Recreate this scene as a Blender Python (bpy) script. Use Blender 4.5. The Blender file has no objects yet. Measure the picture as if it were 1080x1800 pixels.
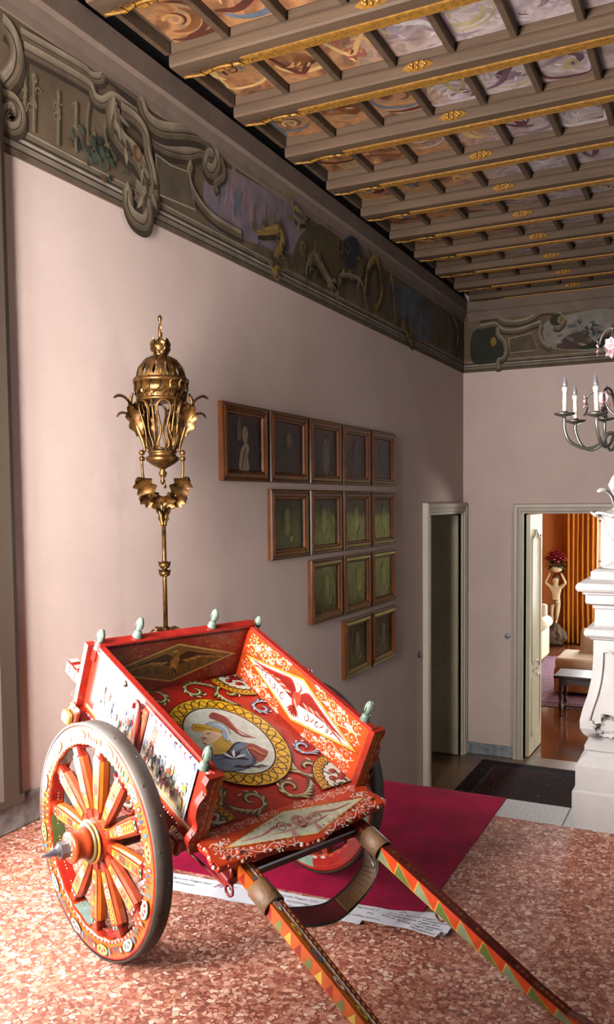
import bpy, bmesh, math, random
from mathutils import Matrix, Vector, noise
PI = math.pi
sc = bpy.context.scene
COL = sc.collection
# ------------------------------------------------------------------ camera
cam = bpy.data.cameras.new('camera'); camo = bpy.data.objects.new('camera', cam); COL.objects.link(camo)
FPX, YAW, PIT, ROL, CXP, CYP = 1485.9, .4516, .0575, -.0088, 552.4, 969.0
fw = Vector((-math.sin(YAW)*math.cos(PIT), math.cos(YAW)*math.cos(PIT), -math.sin(PIT)))
rt = Vector((math.cos(YAW), math.sin(YAW), 0)); up = rt.cross(fw)
rt2 = rt*math.cos(ROL)+up*math.sin(ROL); up2 = rt2.cross(fw)
camo.matrix_world = Matrix(((rt2.x, up2.x, -fw.x, 0), (rt2.y, up2.y, -fw.y, 0), (rt2.z, up2.z, -fw.z, 1.3), (0, 0, 0, 1)))
cam.sensor_fit = 'VERTICAL'; cam.sensor_height = 24; cam.lens = FPX/1800*24
cam.shift_x = -(CXP-540)/1800; cam.shift_y = (CYP-900)/1800
cam.clip_start = .02; cam.clip_end = 200
sc.camera = camo
# ------------------------------------------------------------------ world, window light, exposure
w = bpy.data.worlds.new('sky'); sc.world = w; w.use_nodes = True
bg = w.node_tree.nodes['Background']; bg.inputs[0].default_value = (.90, .96, 1.0, 1); bg.inputs[1].default_value = 15
vs = sc.view_settings
vs.view_transform = 'Standard'; vs.look = 'None'; vs.gamma = 1; vs.use_curve_mapping = False; vs.exposure = 0.62
def window_light(name, loc, rot, sx, sy, power, col):
    l = bpy.data.lights.new(name, 'AREA'); l.shape = 'RECTANGLE'; l.size = sx; l.size_y = sy; l.energy = power; l.color = col
    o = bpy.data.objects.new(name, l); COL.objects.link(o); o.location = loc; o.rotation_euler = rot
    return o
# daylight entering through the windows of the two rooms (size_x runs up the window)
window_light('daylight_tall_window', (-2.82, 1.60, 1.40), (0, -PI/2, 0), 2.4, 1.1, 25, (1, .97, .94))
window_light('daylight_added_return_window', (-1.96, .57, 1.55), (PI/2, 0, 0), .88, 2.2, 480, (1, .985, .975))  # window on an added unseen return wall, set close to brighten the left wall
window_light('daylight_salon_window', (-1.50, 16.99, .80), (-PI/2, 0, 0), 1.28, 3.48, 260, (1, .98, .95))
window_light('daylight_salon_side', (3.62, 12.5, .3), (0, PI/2, 0), 2.4, 2.0, 240, (1, .98, .95))

# ------------------------------------------------------------------ helpers
ALB = .68   # overall reflectance of the pigments
def lin(h):
    if isinstance(h, str):
        h = h.lstrip('#'); c = [int(h[i:i+2], 16)/255 for i in (0, 2, 4)]
    else: c = [x/255 for x in h]
    return tuple(ALB*(x/12.92 if x <= .04045 else ((x+.055)/1.055)**2.4) for x in c)
MATS = {}
def nodes_of(name):
    m = bpy.data.materials.new(name); m.use_nodes = True
    nt = m.node_tree; return m, nt, nt.nodes['Principled BSDF']
def mat(name, col, rough=.6, metal=0, var=.12, vscale=6, bump=0, bscale=60, spec=.5, stretch=None, col2=None):
    if name in MATS: return MATS[name]
    m, nt, b = nodes_of(name); N, L = nt.nodes, nt.links
    c = lin(col)
    tc = N.new('ShaderNodeTexCoord'); src = tc.outputs['Object']
    if stretch:
        mp = N.new('ShaderNodeMapping'); mp.inputs['Scale'].default_value = stretch
        L.new(src, mp.inputs[0]); src = mp.outputs[0]
    if var or col2:
        n = N.new('ShaderNodeTexNoise'); n.inputs['Scale'].default_value = vscale; n.inputs['Detail'].default_value = 6; n.inputs['Roughness'].default_value = .62
        L.new(src, n.inputs['Vector'])
        r = N.new('ShaderNodeValToRGB'); r.color_ramp.elements[0].position = .32; r.color_ramp.elements[1].position = .68
        c2 = lin(col2) if col2 else tuple(min(1, x*(1+var)) for x in c)
        c1 = c if col2 else tuple(x*(1-var) for x in c)
        r.color_ramp.elements[0].color = (*c1, 1); r.color_ramp.elements[1].color = (*c2, 1)
        L.new(n.outputs[0], r.inputs[0]); L.new(r.outputs[0], b.inputs['Base Color'])
    else: b.inputs['Base Color'].default_value = (*c, 1)
    b.inputs['Roughness'].default_value = rough; b.inputs['Metallic'].default_value = metal
    b.inputs['Specular IOR Level'].default_value = spec
    if bump:
        n2 = N.new('ShaderNodeTexNoise'); n2.inputs['Scale'].default_value = bscale; n2.inputs['Detail'].default_value = 5
        L.new(src, n2.inputs['Vector'])
        bp = N.new('ShaderNodeBump'); bp.inputs['Strength'].default_value = bump; bp.inputs['Distance'].default_value = .02
        L.new(n2.outputs[0], bp.inputs['Height']); L.new(bp.outputs[0], b.inputs['Normal'])
    MATS[name] = m; return m
def paint_mat(name, rough=.34, wear=.18, scale=30, spec=.5, tone=1):
    if name in MATS: return MATS[name]
    m, nt, b = nodes_of(name); N, L = nt.nodes, nt.links
    a = N.new('ShaderNodeAttribute'); a.attribute_name = 'Col'
    tc = N.new('ShaderNodeTexCoord'); n = N.new('ShaderNodeTexNoise'); n.inputs['Scale'].default_value = scale; n.inputs['Detail'].default_value = 6
    L.new(tc.outputs['Object'], n.inputs['Vector'])
    mr = N.new('ShaderNodeMapRange'); mr.inputs[1].default_value = .3; mr.inputs[2].default_value = .7; mr.inputs[3].default_value = (1-wear)*tone; mr.inputs[4].default_value = (1+wear*.5)*tone
    L.new(n.outputs[0], mr.inputs[0])
    mx = N.new('ShaderNodeMix'); mx.data_type = 'RGBA'; mx.blend_type = 'MULTIPLY'; mx.inputs[0].default_value = 1
    L.new(a.outputs['Color'], mx.inputs[6]); L.new(mr.outputs[0], mx.inputs[7]); L.new(mx.outputs[2], b.inputs['Base Color'])
    b.inputs['Roughness'].default_value = rough; b.inputs['Specular IOR Level'].default_value = spec
    MATS[name] = m; return m

class MB:
    """collects shapes into one mesh"""
    def __init__(s): s.v = []; s.f = []; s.c = []; s.cur = None; s.sm = []; s.smooth = False
    def face(s, idx):
        s.f.append(tuple(idx)); s.c.append(s.cur); s.sm.append(s.smooth)
    def add(s, vs, fs, M=None):
        k = len(s.v)
        s.v += [tuple(M @ Vector(p)) if M else tuple(p) for p in vs]
        for f in fs: s.face([k+i for i in f])
    def box(s, x0, x1, y0, y1, z0, z1, M=None, bev=0):
        if bev:
            b = min(bev, (x1-x0)/2.2, (y1-y0)/2.2, (z1-z0)/2.2)
            bm = bmesh.new(); bmesh.ops.create_cube(bm, size=1)
            for q in bm.verts: q.co = ((x0+x1)/2+q.co.x*(x1-x0), (y0+y1)/2+q.co.y*(y1-y0), (z0+z1)/2+q.co.z*(z1-z0))
            bmesh.ops.bevel(bm, geom=bm.edges[:], offset=b, segments=1, affect='EDGES')
            bm.verts.index_update(); s.add([q.co[:] for q in bm.verts], [[q.index for q in f.verts] for f in bm.faces], M); bm.free(); return s
        s.add([(x0,y0,z0),(x1,y0,z0),(x1,y1,z0),(x0,y1,z0),(x0,y0,z1),(x1,y0,z1),(x1,y1,z1),(x0,y1,z1)],
              [(0,3,2,1),(4,5,6,7),(0,1,5,4),(1,2,6,5),(2,3,7,6),(3,0,4,7)], M); return s
    def prism(s, pts, fn):
        """pts 2D outline, fn(x, y, k) -> 3D for k = 0, 1"""
        n = len(pts)
        vs = [fn(x, y, 0) for x, y in pts]+[fn(x, y, 1) for x, y in pts]
        fs = [tuple(range(n))[::-1], tuple(range(n, 2*n))]+[(i, (i+1) % n, n+(i+1) % n, n+i) for i in range(n)]
        s.add(vs, fs); return s
    def lathe(s, prof, seg=20, M=None, smooth=True, lobes=0, lamp=0):
        """prof list of (r, z) about the z axis"""
        o = s.smooth; s.smooth = smooth; n = len(prof); vs = []
        for r, z in prof:
            for i in range(seg):
                a = 2*PI*i/seg; rr = max(r, 1e-5)*(1+lamp*abs(math.sin(a*lobes/2)) if lobes else 1)
                vs.append((rr*math.cos(a), rr*math.sin(a), z))
        fs = []
        for j in range(n-1):
            for i in range(seg):
                k = (i+1) % seg; fs.append((j*seg+i, j*seg+k, (j+1)*seg+k, (j+1)*seg+i))
        fs.append(tuple(range(seg))[::-1]); fs.append(tuple((n-1)*seg+i for i in range(seg)))
        s.add(vs, fs, M); s.smooth = o; return s
    def tube(s, pts, r, seg=8, smooth=True, flat=1, cap=True, upv=None):
        """round bar along a path; r number or list; flat squashes the section"""
        o = s.smooth; s.smooth = smooth; P = [Vector(p) for p in pts]; n = len(P)
        R = r if isinstance(r, (list, tuple)) else [r]*n
        k0 = len(s.v); prev = None
        for i in range(n):
            t = (P[min(i+1, n-1)]-P[max(i-1, 0)]).normalized()
            if prev is None:
                h = Vector(upv) if upv else (Vector((0, 0, 1)) if abs(t.z) < .9 else Vector((1, 0, 0)))
                a = t.cross(h).normalized()
            else: a = (prev-t*prev.dot(t)).normalized()
            prev = a; b = t.cross(a)
            for j in range(seg):
                q = 2*PI*j/seg; s.v.append(tuple(P[i]+a*math.cos(q)*R[i]+b*math.sin(q)*R[i]*flat))
        for i in range(n-1):
            for j in range(seg):
                k = (j+1) % seg; s.face((k0+i*seg+j, k0+i*seg+k, k0+(i+1)*seg+k, k0+(i+1)*seg+j))
        if cap:
            s.face([k0+j for j in range(seg)][::-1]); s.face([k0+(n-1)*seg+j for j in range(seg)])
        s.smooth = o; return s
    def ribbon(s, pts, wdir, wid, th, tdir=None):
        """flat strap along a path; wdir = width direction, wid number or list"""
        P = [Vector(p) for p in pts]; n = len(P); W = wid if isinstance(wid, (list, tuple)) else [wid]*n
        k0 = len(s.v); wd = Vector(wdir).normalized()
        for i in range(n):
            t = (P[min(i+1, n-1)]-P[max(i-1, 0)]).normalized(); d = (wd-t*wd.dot(t)).normalized(); nn = t.cross(d)
            for a, b in ((-1, -1), (1, -1), (1, 1), (-1, 1)): s.v.append(tuple(P[i]+d*a*W[i]/2+nn*b*th/2))
        for i in range(n-1):
            for j in range(4): s.face((k0+i*4+j, k0+i*4+(j+1) % 4, k0+(i+1)*4+(j+1) % 4, k0+(i+1)*4+j))
        s.face([k0+3, k0+2, k0+1, k0]); q = k0+(n-1)*4; s.face([q, q+1, q+2, q+3]); return s
    def leaf3(s, base, d, n, L, W, curl=.6, th=.002, lobes=3, side_curl=.15):
        """curling acanthus leaf: base point, growth direction d, outward normal n it curls towards"""
        d = Vector(d).normalized(); n = Vector(n); n = (n-d*n.dot(d)).normalized(); sd = d.cross(n); B = Vector(base)
        rows = 15; k0 = len(s.v); o = s.smooth; s.smooth = True; pos = B.copy(); ang = 0
        for lay in (0, 1):
            pos = B.copy(); ang = -.15
            for i in range(rows):
                t = i/(rows-1); dirv = d*math.cos(ang)+n*math.sin(ang); nv = n*math.cos(ang)-d*math.sin(ang)
                prof = math.sin(PI*min(1, t*.90+.10))**.6*(1+.22*math.sin(t*lobes*2*PI+2.2))
                for j in (-1, -.5, 0, .5, 1):
                    p = pos+sd*j*W/2*prof+nv*(abs(j)**2*side_curl*W-(th if lay else 0)); s.v.append(tuple(p))
                pos = pos+dirv*(L/(rows-1)); ang += curl*PI*1.3/(rows-1)*(.25+1.5*t*t)
        m = rows*5
        for lay in (0, 1):
            for i in range(rows-1):
                for j in range(4):
                    q = [k0+lay*m+i*5+j, k0+lay*m+i*5+j+1, k0+lay*m+(i+1)*5+j+1, k0+lay*m+(i+1)*5+j]; s.face(q if lay == 0 else q[::-1])
        s.smooth = o; return s
    def build(s, name, mats, parent=None, M=None):
        me = bpy.data.meshes.new(name); me.from_pydata(s.v, [], s.f)
        ml = mats if isinstance(mats, (list, tuple)) else [mats]
        for m in ml: me.materials.append(m)
        if any(c is not None for c in s.c):
            if any(isinstance(c, tuple) for c in s.c):
                at = me.color_attributes.new('Col', 'FLOAT_COLOR', 'CORNER'); buf = []
                for f, c in zip(s.f, s.c):
                    c = c if isinstance(c, tuple) else (.5, .5, .5); buf += [c[0], c[1], c[2], 1.0]*len(f)
                at.data.foreach_set('color', buf)
            else: me.polygons.foreach_set('material_index', [c or 0 for c in s.c])
        me.polygons.foreach_set('use_smooth', s.sm); me.update()
        return link(name, me, parent, M)
def link(name, data, parent=None, M=None):
    o = bpy.data.objects.new(name, data); COL.objects.link(o)
    if parent: o.parent = parent
    if M is not None: o.matrix_local = M
    return o
def tag(o, label=None, cat=None, group=None, kind=None):
    for k, v in (('label', label), ('category', cat), ('group', group), ('kind', kind)):
        if v: o[k] = v
    return o
def empty(name, loc, label=None, cat=None, group=None, rz=0):
    o = bpy.data.objects.new(name, None); COL.objects.link(o); o.location = loc; o.rotation_euler = (0, 0, rz); o.empty_display_size = .1
    return tag(o, label, cat, group)
def dup(o, parent=None):
    c = o.copy(); COL.objects.link(c)
    if parent is not None: c.parent = parent
    return c
def T(x, y, z): return Matrix.Translation((x, y, z))
def Rx(a): return Matrix.Rotation(a, 4, 'X')
def Ry(a): return Matrix.Rotation(a, 4, 'Y')
def Rz(a): return Matrix.Rotation(a, 4, 'Z')
def smooth_path(P, k=5, closed=False):
    n = len(P); out = []
    if n < 3 and not closed: return [tuple(p) for p in P]
    for i in range(n if closed else n-1):
        p0 = P[(i-1) % n] if (closed or i > 0) else P[0]; p1 = P[i]; p2 = P[(i+1) % n]
        p3 = P[(i+2) % n] if (closed or i+2 < n) else P[-1]
        for j in range(k):
            t = j/k
            out.append(tuple(.5*((2*b)+(-a+c)*t+(2*a-5*b+4*c-d)*t*t+(-a+3*b-3*c+d)*t**3) for a, b, c, d in zip(p0, p1, p2, p3)))
    if not closed: out.append(tuple(P[-1]))
    return out
class Paint:
    """flat brushwork in 2D, laid on a surface by fn(x, y, height)"""
    def __init__(s, fn, h0=.0006, dz=.00004): s.mb = MB(); s.fn = fn; s.h = h0; s.dz = dz
    def lay(s): s.h += s.dz; return s
    def poly(s, pts, col, sm=0, lay=True):
        if lay: s.lay()
        if sm: pts = smooth_path(pts, sm, True)
        s.mb.cur = lin(col) if not isinstance(col, tuple) else col
        s.mb.add([s.fn(x, y, s.h) for x, y in pts], [tuple(range(len(pts)))])
    def ell(s, cx, cy, a, b, col, rot=0, n=20, lay=True):
        c, d = math.cos(rot), math.sin(rot)
        s.poly([(cx+a*math.cos(t)*c-b*math.sin(t)*d, cy+a*math.cos(t)*d+b*math.sin(t)*c) for t in [2*PI*i/n for i in range(n)]], col, 0, lay)
    def stroke(s, pts, wd, col, taper=1, k=5, lay=True, closed=False):
        """taper: 0 even width, 1 thin at both ends, 2 thin at the far end"""
        if lay: s.lay()
        P = smooth_path(pts, k, closed); n = len(P)
        if closed: P = P+[P[0]]; n += 1
        s.mb.cur = lin(col) if not isinstance(col, tuple) else col
        vs = []
        for i in range(n):
            a = P[max(i-1, 0)]; b = P[min(i+1, n-1)]; dx, dy = b[0]-a[0], b[1]-a[1]; l = math.hypot(dx, dy) or 1
            t = i/(n-1); q = 1 if taper == 0 else (.15+.85*math.sin(PI*t)**.7 if taper == 1 else (1-.9*t))
            nx, ny = -dy/l*wd*q/2, dx/l*wd*q/2
            vs += [s.fn(P[i][0]+nx, P[i][1]+ny, s.h), s.fn(P[i][0]-nx, P[i][1]-ny, s.h)]
        s.mb.add(vs, [(2*i, 2*i+1, 2*i+3, 2*i+2) for i in range(n-1)])
    def leaf(s, x, y, ang, L, W, col, bend=.3, lay=False):
        if lay: s.lay()
        c, d = math.cos(ang), math.sin(ang); up_, dn = [], []
        for i in range(7):
            t = i/6; q = W/2*math.sin(PI*t)**.8; X = L*t; Y = bend*L*t*t
            up_.append((X, Y+q)); dn.append((X, Y-q))
        s.poly([(x+a*c-b*d, y+a*d+b*c) for a, b in up_+dn[-2:0:-1]], col, 0, False)
    def spiral(s, cx, cy, r, a0, turns, wd, col, sign=1, r1=.12, lay=False, taper=2):
        pts = []
        n = max(6, int(abs(turns)*9))
        for i in range(n+1):
            t = i/n; rr = r*(1-t*(1-r1)); a = a0+sign*turns*2*PI*t; pts.append((cx+rr*math.cos(a), cy+rr*math.sin(a)))
        s.stroke(pts, wd, col, taper, 2, lay); return pts
    def rinceau(s, x0, y0, x1, y1, amp, n, wd, col, leafcol=None, rng=None, flip=1, dens=1):
        """running scrollwork: wavy stem with a spiral and small leaves in each bay"""
        rng = rng or random; dx, dy = x1-x0, y1-y0; L = math.hypot(dx, dy); ux, uy = dx/L, dy/L; vx, vy = -uy, ux
        def q(t, h): return (x0+ux*t*L+vx*h, y0+uy*t*L+vy*h)
        s.lay(); ba = math.atan2(uy, ux)
        s.stroke([q(i/(n*4), amp*.45*math.sin(PI*i/4)*flip) for i in range(n*4+1)], wd, col, 0, 3, False)
        bw = L/n
        for i in range(n):
            sg = flip if i % 2 == 0 else -flip
            c = q((i+.5)/n, -sg*amp*.18); r = min(amp*.62, bw*.40)
            s.spiral(c[0], c[1], r, ba+sg*PI*.5, 1.35, wd*1.15, col, -sg)
            for k in range(int(7*dens)):
                a = ba+sg*(PI*.5-k*.8)+rng.uniform(-.2, .2); s.leaf(c[0]+r*.95*math.cos(a), c[1]+r*.95*math.sin(a), a-sg*.5, amp*rng.uniform(.32, .5), amp*.15, leafcol or col, -.35*sg)
            e = q((i+.95)/n, sg*amp*.25)
            for k in range(int(4*dens)):
                s.leaf(e[0], e[1], ba+sg*(.3+.5*k), amp*.5, amp*.15, leafcol or col, .3)
            s.ell(c[0], c[1], r*.16, r*.16, leafcol or col, 0, 8, False)
    def build(s, name, m, parent=None, M=None): return s.mb.build(name, m, parent, M)
# outlines of the painted knight (bed coordinates) and of the frieze brushwork (wall coordinates)
TR = {
'helmet': [(-.006,-.083),(.011,-.089),(.043,-.086),(.056,-.066),(.061,-.041),(.051,-.017),(.033,-.001),(.022,.022),(.011,.007),(.015,-.014),(.021,-.035),(.013,-.059)],
'visor': [(-.065,-.072),(-.042,-.098),(-.013,-.085),(.007,-.067),(.028,-.037),(.017,-.029),(-.013,-.053),(-.044,-.054)],
'face': [(-.036,-.054),(-.042,-.04),(-.06,-.027),(-.058,-.02),(-.063,-.017),(-.062,-.011),(-.068,-.002),(-.062,.008),(-.04,.01),(-.019,.003),(.013,-.013),(.016,-.031),(-.013,-.053)],
'mous': [(-.06,-.027),(-.047,-.026),(-.043,-.015),(-.053,-.02)],
'beard': [(-.066,-.005),(-.061,.007),(-.069,.009)],
'lips': [(-.063,-.017),(-.053,-.013),(-.062,-.011)],
'neck': [(.013,-.016),(.011,.007),(.021,.023),(.023,.034),(-.003,.058),(-.033,.069),(-.058,.06),(-.07,.059),(-.053,.036),(-.04,.011),(-.019,.003)],
'torso': [(-.089,.059),(-.066,.057),(-.033,.07),(-.001,.055),(.029,.036),(.055,.037),(.078,.051),(.057,.061),(.047,.079),(.043,.114),(.048,.139),(-.021,.156),(-.066,.146),(-.095,.128),(-.095,.092)],
'should': [(.063,.054),(.087,.054),(.104,.084),(.113,.108),(.077,.134),(.05,.142),(.045,.118),(.049,.087)],
'plume': [(.032,-.119),(.052,-.133),(.071,-.127),(.085,-.098),(.087,-.061),(.082,-.03),(.081,.002),(.102,.019),(.118,.034),(.081,.017),(.07,-.007),(.067,-.041),(.06,-.071),(.046,-.091),(.031,-.106)],
'plumeg': [(.044,-.098),(.06,-.079),(.069,-.044),(.07,-.015),(.06,-.039),(.049,-.071),(.04,-.09)],
'A1': [(2.608,3.166),(2.818,3.181),(2.981,3.19),(3.024,3.181),(3.083,3.202),(3.114,3.242),(3.222,3.238),(3.352,3.232)],
'A2': [(2.624,3.118),(2.817,3.131),(3.008,3.136),(3.035,3.101),(3.094,3.101),(3.172,3.153),(3.267,3.152),(3.332,3.148)],
'A3': [(2.517,3.163),(2.561,3.143),(2.582,3.086),(2.562,3.009),(2.508,2.936)],
'A4': [(2.506,2.885),(2.563,2.892),(2.597,2.863),(2.589,2.808),(2.547,2.775),(2.508,2.785),(2.515,2.83),(2.55,2.853),(2.555,2.829)],
'A5': [(3.171,3.113),(3.16,3.03),(3.229,2.977),(3.326,2.952),(3.391,2.892),(3.442,2.835),(3.388,2.776),(3.32,2.796)],
'A5b': [(3.218,3.122),(3.331,3.117),(3.398,3.081),(3.412,3.003),(3.445,2.931),(3.46,2.862)],
'A6': [(3.369,3.234),(3.418,3.161),(3.542,3.157),(3.754,3.227),(3.898,3.259),(4.005,3.241),(4.048,3.185),(4.001,3.11),(3.936,3.111),(3.96,3.178),(4.004,3.182)],
'A7': [(3.332,3.148),(3.415,3.087),(3.539,3.07),(3.75,3.114),(3.896,3.178),(3.959,3.154)],
'A8': [(4.094,3.202),(4.115,3.125),(4.022,3.046),(4.043,3.006)],
'A9': [(3.789,3.072),(3.767,2.996),(3.846,2.909),(4.016,2.855),(4.298,2.849)],
'A10': [(3.483,3.008),(3.495,2.82),(3.823,2.844),(3.767,3.019),(3.611,2.999),(3.483,3.008)],
'A11': [(3.254,2.775),(3.252,2.703),(3.299,2.656),(3.384,2.66),(3.404,2.739),(3.354,2.786)],
'A12': [(2.629,3.099),(2.618,2.794)],
'A13': [(2.675,3.033),(2.666,2.804)],
'A14': [(2.813,3.031),(2.804,2.802)],
'A15': [(2.92,3.029),(2.912,2.813)],
'A16': [(3.005,3.055),(2.987,2.963),(2.998,2.873)],
'A17': [(3.123,3.074),(3.105,2.97),(3.133,2.902)],
'B1': [(4.464,2.897),(4.599,2.95),(4.739,2.998),(4.792,2.936),(4.7,2.828),(4.715,2.715)],
'B2': [(5.749,3.212),(5.952,3.287),(6.055,3.172),(5.845,3.019),(5.747,3.094)],
'B3': [(5.116,2.809),(5.244,2.966),(5.46,2.87),(5.574,2.82)],
'B4': [(6.161,2.948),(6.219,3.129),(6.392,3.236),(6.509,3.025),(6.387,2.826)],
'B5': [(7.166,2.884),(7.236,2.704),(7.024,2.811)],
'land': [(3.924,3.022),(4.135,3.173),(4.967,3.209),(5.165,3.162),(4.96,2.912),(4.43,2.84),(3.985,2.808)],
'land2': [(6.825,3.14),(7.781,3.177),(7.864,2.91),(7.461,2.766),(6.956,2.845)],
'figs': [(5.122,3.096),(5.653,3.263),(5.645,2.835),(5.157,2.8),(4.959,2.859)],
'B6': [(5.645,2.835),(5.695,2.944),(6.052,2.986),(6.159,2.844)],
'B7': [(4.93,3.267),(4.965,3.139),(5.124,3.15)],
'B8': [(6.697,3.223),(6.759,3.08),(6.822,2.797)],
'B9': [(8.397,3.221),(8.689,3.054),(8.59,2.813)],
'F1': [(-2.372,3.24),(-2.186,3.245),(-2.136,3.191),(-2.003,3.161),(-1.856,3.179),(-1.728,3.246),(-1.616,3.243),(-1.537,3.195),(-1.505,3.128),(-1.552,3.069),(-1.599,3.089)],
'F2': [(-2.372,3.148),(-2.202,3.165),(-2.118,3.091),(-1.97,3.077),(-1.823,3.111),(-1.727,3.134)],
'F3': [(-2.177,3.113),(-2.168,3.046),(-2.11,2.975),(-2.084,2.875),(-2.117,2.795),(-2.167,2.783),(-2.167,2.684)],
'F4': [(-2.06,2.995),(-2.043,2.847),(-1.757,2.855),(-1.823,3.03)],
'F5': [(-1.727,3.102),(-1.742,3.007),(-1.693,2.906),(-1.629,2.868)],
'fland': [(-1.695,3.115),(-1.505,3.175),(-1.017,3.187),(-1.013,2.815),(-1.597,2.849),(-1.694,2.954)],
'fgreen': [(-2.44,3.105),(-2.202,3.115),(-2.185,3.032),(-2.11,2.943),(-2.117,2.795),(-2.439,2.771)],
'fbush': [(-1.472,2.966),(-1.349,3.002),(-1.241,2.944),(-1.209,2.832),(-1.566,2.855)],
'F6': [(-1.164,2.922),(-1.015,3.001)],
'F7': [(-1.534,2.844),(-1.457,2.98)],
}
# ================================================================== the setting
XW, YF, ZL = -2.55, 8.98, -1.46
def struct(name, mb, m, parent=None, M=None):
    o = mb.build(name, m, parent, M); o['kind'] = 'structure'; return o
# ---- materials of the setting
def terrazzo():
    m, nt, b = nodes_of('terrazzo'); N, L = nt.nodes, nt.links
    tc = N.new('ShaderNodeTexCoord')
    def chips(scale, seed):
        mp = N.new('ShaderNodeMapping'); mp.inputs['Location'].default_value = (seed, seed*.7, 0); L.new(tc.outputs['Object'], mp.inputs[0])
        nz = N.new('ShaderNodeTexNoise'); nz.inputs['Scale'].default_value = scale*.8; L.new(mp.outputs[0], nz.inputs['Vector'])
        ad = N.new('ShaderNodeMix'); ad.data_type = 'RGBA'; ad.blend_type = 'LINEAR_LIGHT'; ad.inputs[0].default_value = .012
        L.new(mp.outputs[0], ad.inputs[6]); L.new(nz.outputs['Color'], ad.inputs[7])
        v = N.new('ShaderNodeTexVoronoi'); v.voronoi_dimensions = '2D'; v.inputs['Scale'].default_value = scale; L.new(ad.outputs[2], v.inputs['Vector'])
        e = N.new('ShaderNodeTexVoronoi'); e.voronoi_dimensions = '2D'; e.feature = 'DISTANCE_TO_EDGE'; e.inputs['Scale'].default_value = scale; L.new(ad.outputs[2], e.inputs['Vector'])
        sp = N.new('ShaderNodeSeparateColor'); L.new(v.outputs['Color'], sp.inputs[0])
        return sp, e
    def ramp(inp, stops, const=True):
        r = N.new('ShaderNodeValToRGB'); cr = r.color_ramp
        if const: cr.interpolation = 'CONSTANT'
        while len(cr.elements) < len(stops): cr.elements.new(.5)
        for el, (p, c) in zip(cr.elements, stops): el.position = p; el.color = (*lin(c), 1)
        L.new(inp, r.inputs[0]); return r
    s1, e1 = chips(60, 0); s2, e2 = chips(95, 3.3)
    big = ramp(s1.outputs[0], [(0, '8a5040'), (.14, 'b07460'), (.34, 'c08a74'), (.52, 'cfa08a'), (.68, 'a06450'), (.8, 'd8b8a4'), (.92, '7a463a'), (.96, 'b07454')])
    sml = ramp(s2.outputs[1], [(0, '7e4234'), (.3, 'a0604c'), (.55, 'b47a64'), (.75, '8e5040'), (.9, 'c89a84')])
    # a chip shows where its random size beats the distance to its edge
    th = N.new('ShaderNodeMath'); th.operation = 'MULTIPLY_ADD'; th.inputs[1].default_value = .26; th.inputs[2].default_value = .05; L.new(s1.outputs[2], th.inputs[0])
    gt = N.new('ShaderNodeMath'); gt.operation = 'GREATER_THAN'; L.new(e1.outputs['Distance'], gt.inputs[0]); L.new(th.outputs[0], gt.inputs[1])
    mx = N.new('ShaderNodeMix'); mx.data_type = 'RGBA'; L.new(gt.outputs[0], mx.inputs[0]); L.new(sml.outputs[0], mx.inputs[6]); L.new(big.outputs[0], mx.inputs[7])
    ln = N.new('ShaderNodeTexNoise'); ln.inputs['Scale'].default_value = 1.3; ln.inputs['Detail'].default_value = 4; L.new(tc.outputs['Object'], ln.inputs['Vector'])
    mr = N.new('ShaderNodeMapRange'); mr.inputs[1].default_value = .3; mr.inputs[2].default_value = .7; mr.inputs[3].default_value = .82; mr.inputs[4].default_value = 1.1; L.new(ln.outputs[0], mr.inputs[0])
    m2 = N.new('ShaderNodeMix'); m2.data_type = 'RGBA'; m2.blend_type = 'MULTIPLY'; m2.inputs[0].default_value = 1; L.new(mx.outputs[2], m2.inputs[6]); L.new(mr.outputs[0], m2.inputs[7])
    L.new(m2.outputs[2], b.inputs['Base Color']); b.inputs['Roughness'].default_value = .5; b.inputs['Specular IOR Level'].default_value = .2
    return m
M_terr = terrazzo()
M_wall = mat('rose_plaster', 'c8b0a5', .9, var=.05, vscale=2.2, bump=.06, bscale=180, spec=.2)
M_marble = mat('veined_dark_marble', '4a4647', .35, var=0, col2='8b8580', vscale=16)
M_grey_marble = mat('grey_marble_skirting', '5c6066', .35, var=0, col2='9a9ca0', vscale=14)
M_granite = mat('speckled_granite', '8f8a88', .6, var=0, col2='c9c4c0', vscale=110)
M_low = mat('brown_stone_floor', '6f5238', .28, var=.2, vscale=9)
M_parq = mat('dark_parquet', '6a3f28', .12, var=.3, vscale=5, stretch=(7, .7, 1))
M_door = mat('cream_door_paint', 'b8ab8c', .42, var=.06, vscale=4, bump=.05, bscale=50)
M_case = mat('door_casing_paint', 'b5a794', .5, var=.06, vscale=5)
M_brown = mat('brown_window_casing', '42352a', .55, var=.2, vscale=4, stretch=(1, 1, .1))
M_dark = mat('void_shade_black', '14100e', .9, var=0)  # near-black, puts the shade of the gap above the cornice into the colour
M_ochre = mat('ochre_plaster', 'b86a2c', .85, var=.1, vscale=3)
M_beam = mat('aged_beam_wood', '574230', .7, var=.28, vscale=5, stretch=(.25, 3, 3), bump=.12, bscale=40, spec=.3)
M_corn = mat('painted_cornice', '6c5a4e', .85, var=.14, vscale=7, spec=.2)
M_frieze = mat('frieze_ground', '5e4d3a', .88, var=.22, vscale=5, spec=.2)
M_gold = mat('gilt', '9a6a26', .5, .35, var=.35, vscale=40)
M_fres = paint_mat('frieze_paint', .85, .3, 9, .2)
M_ceilp = paint_mat('coffer_brushwork', .85, .35, 12, .2)
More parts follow.
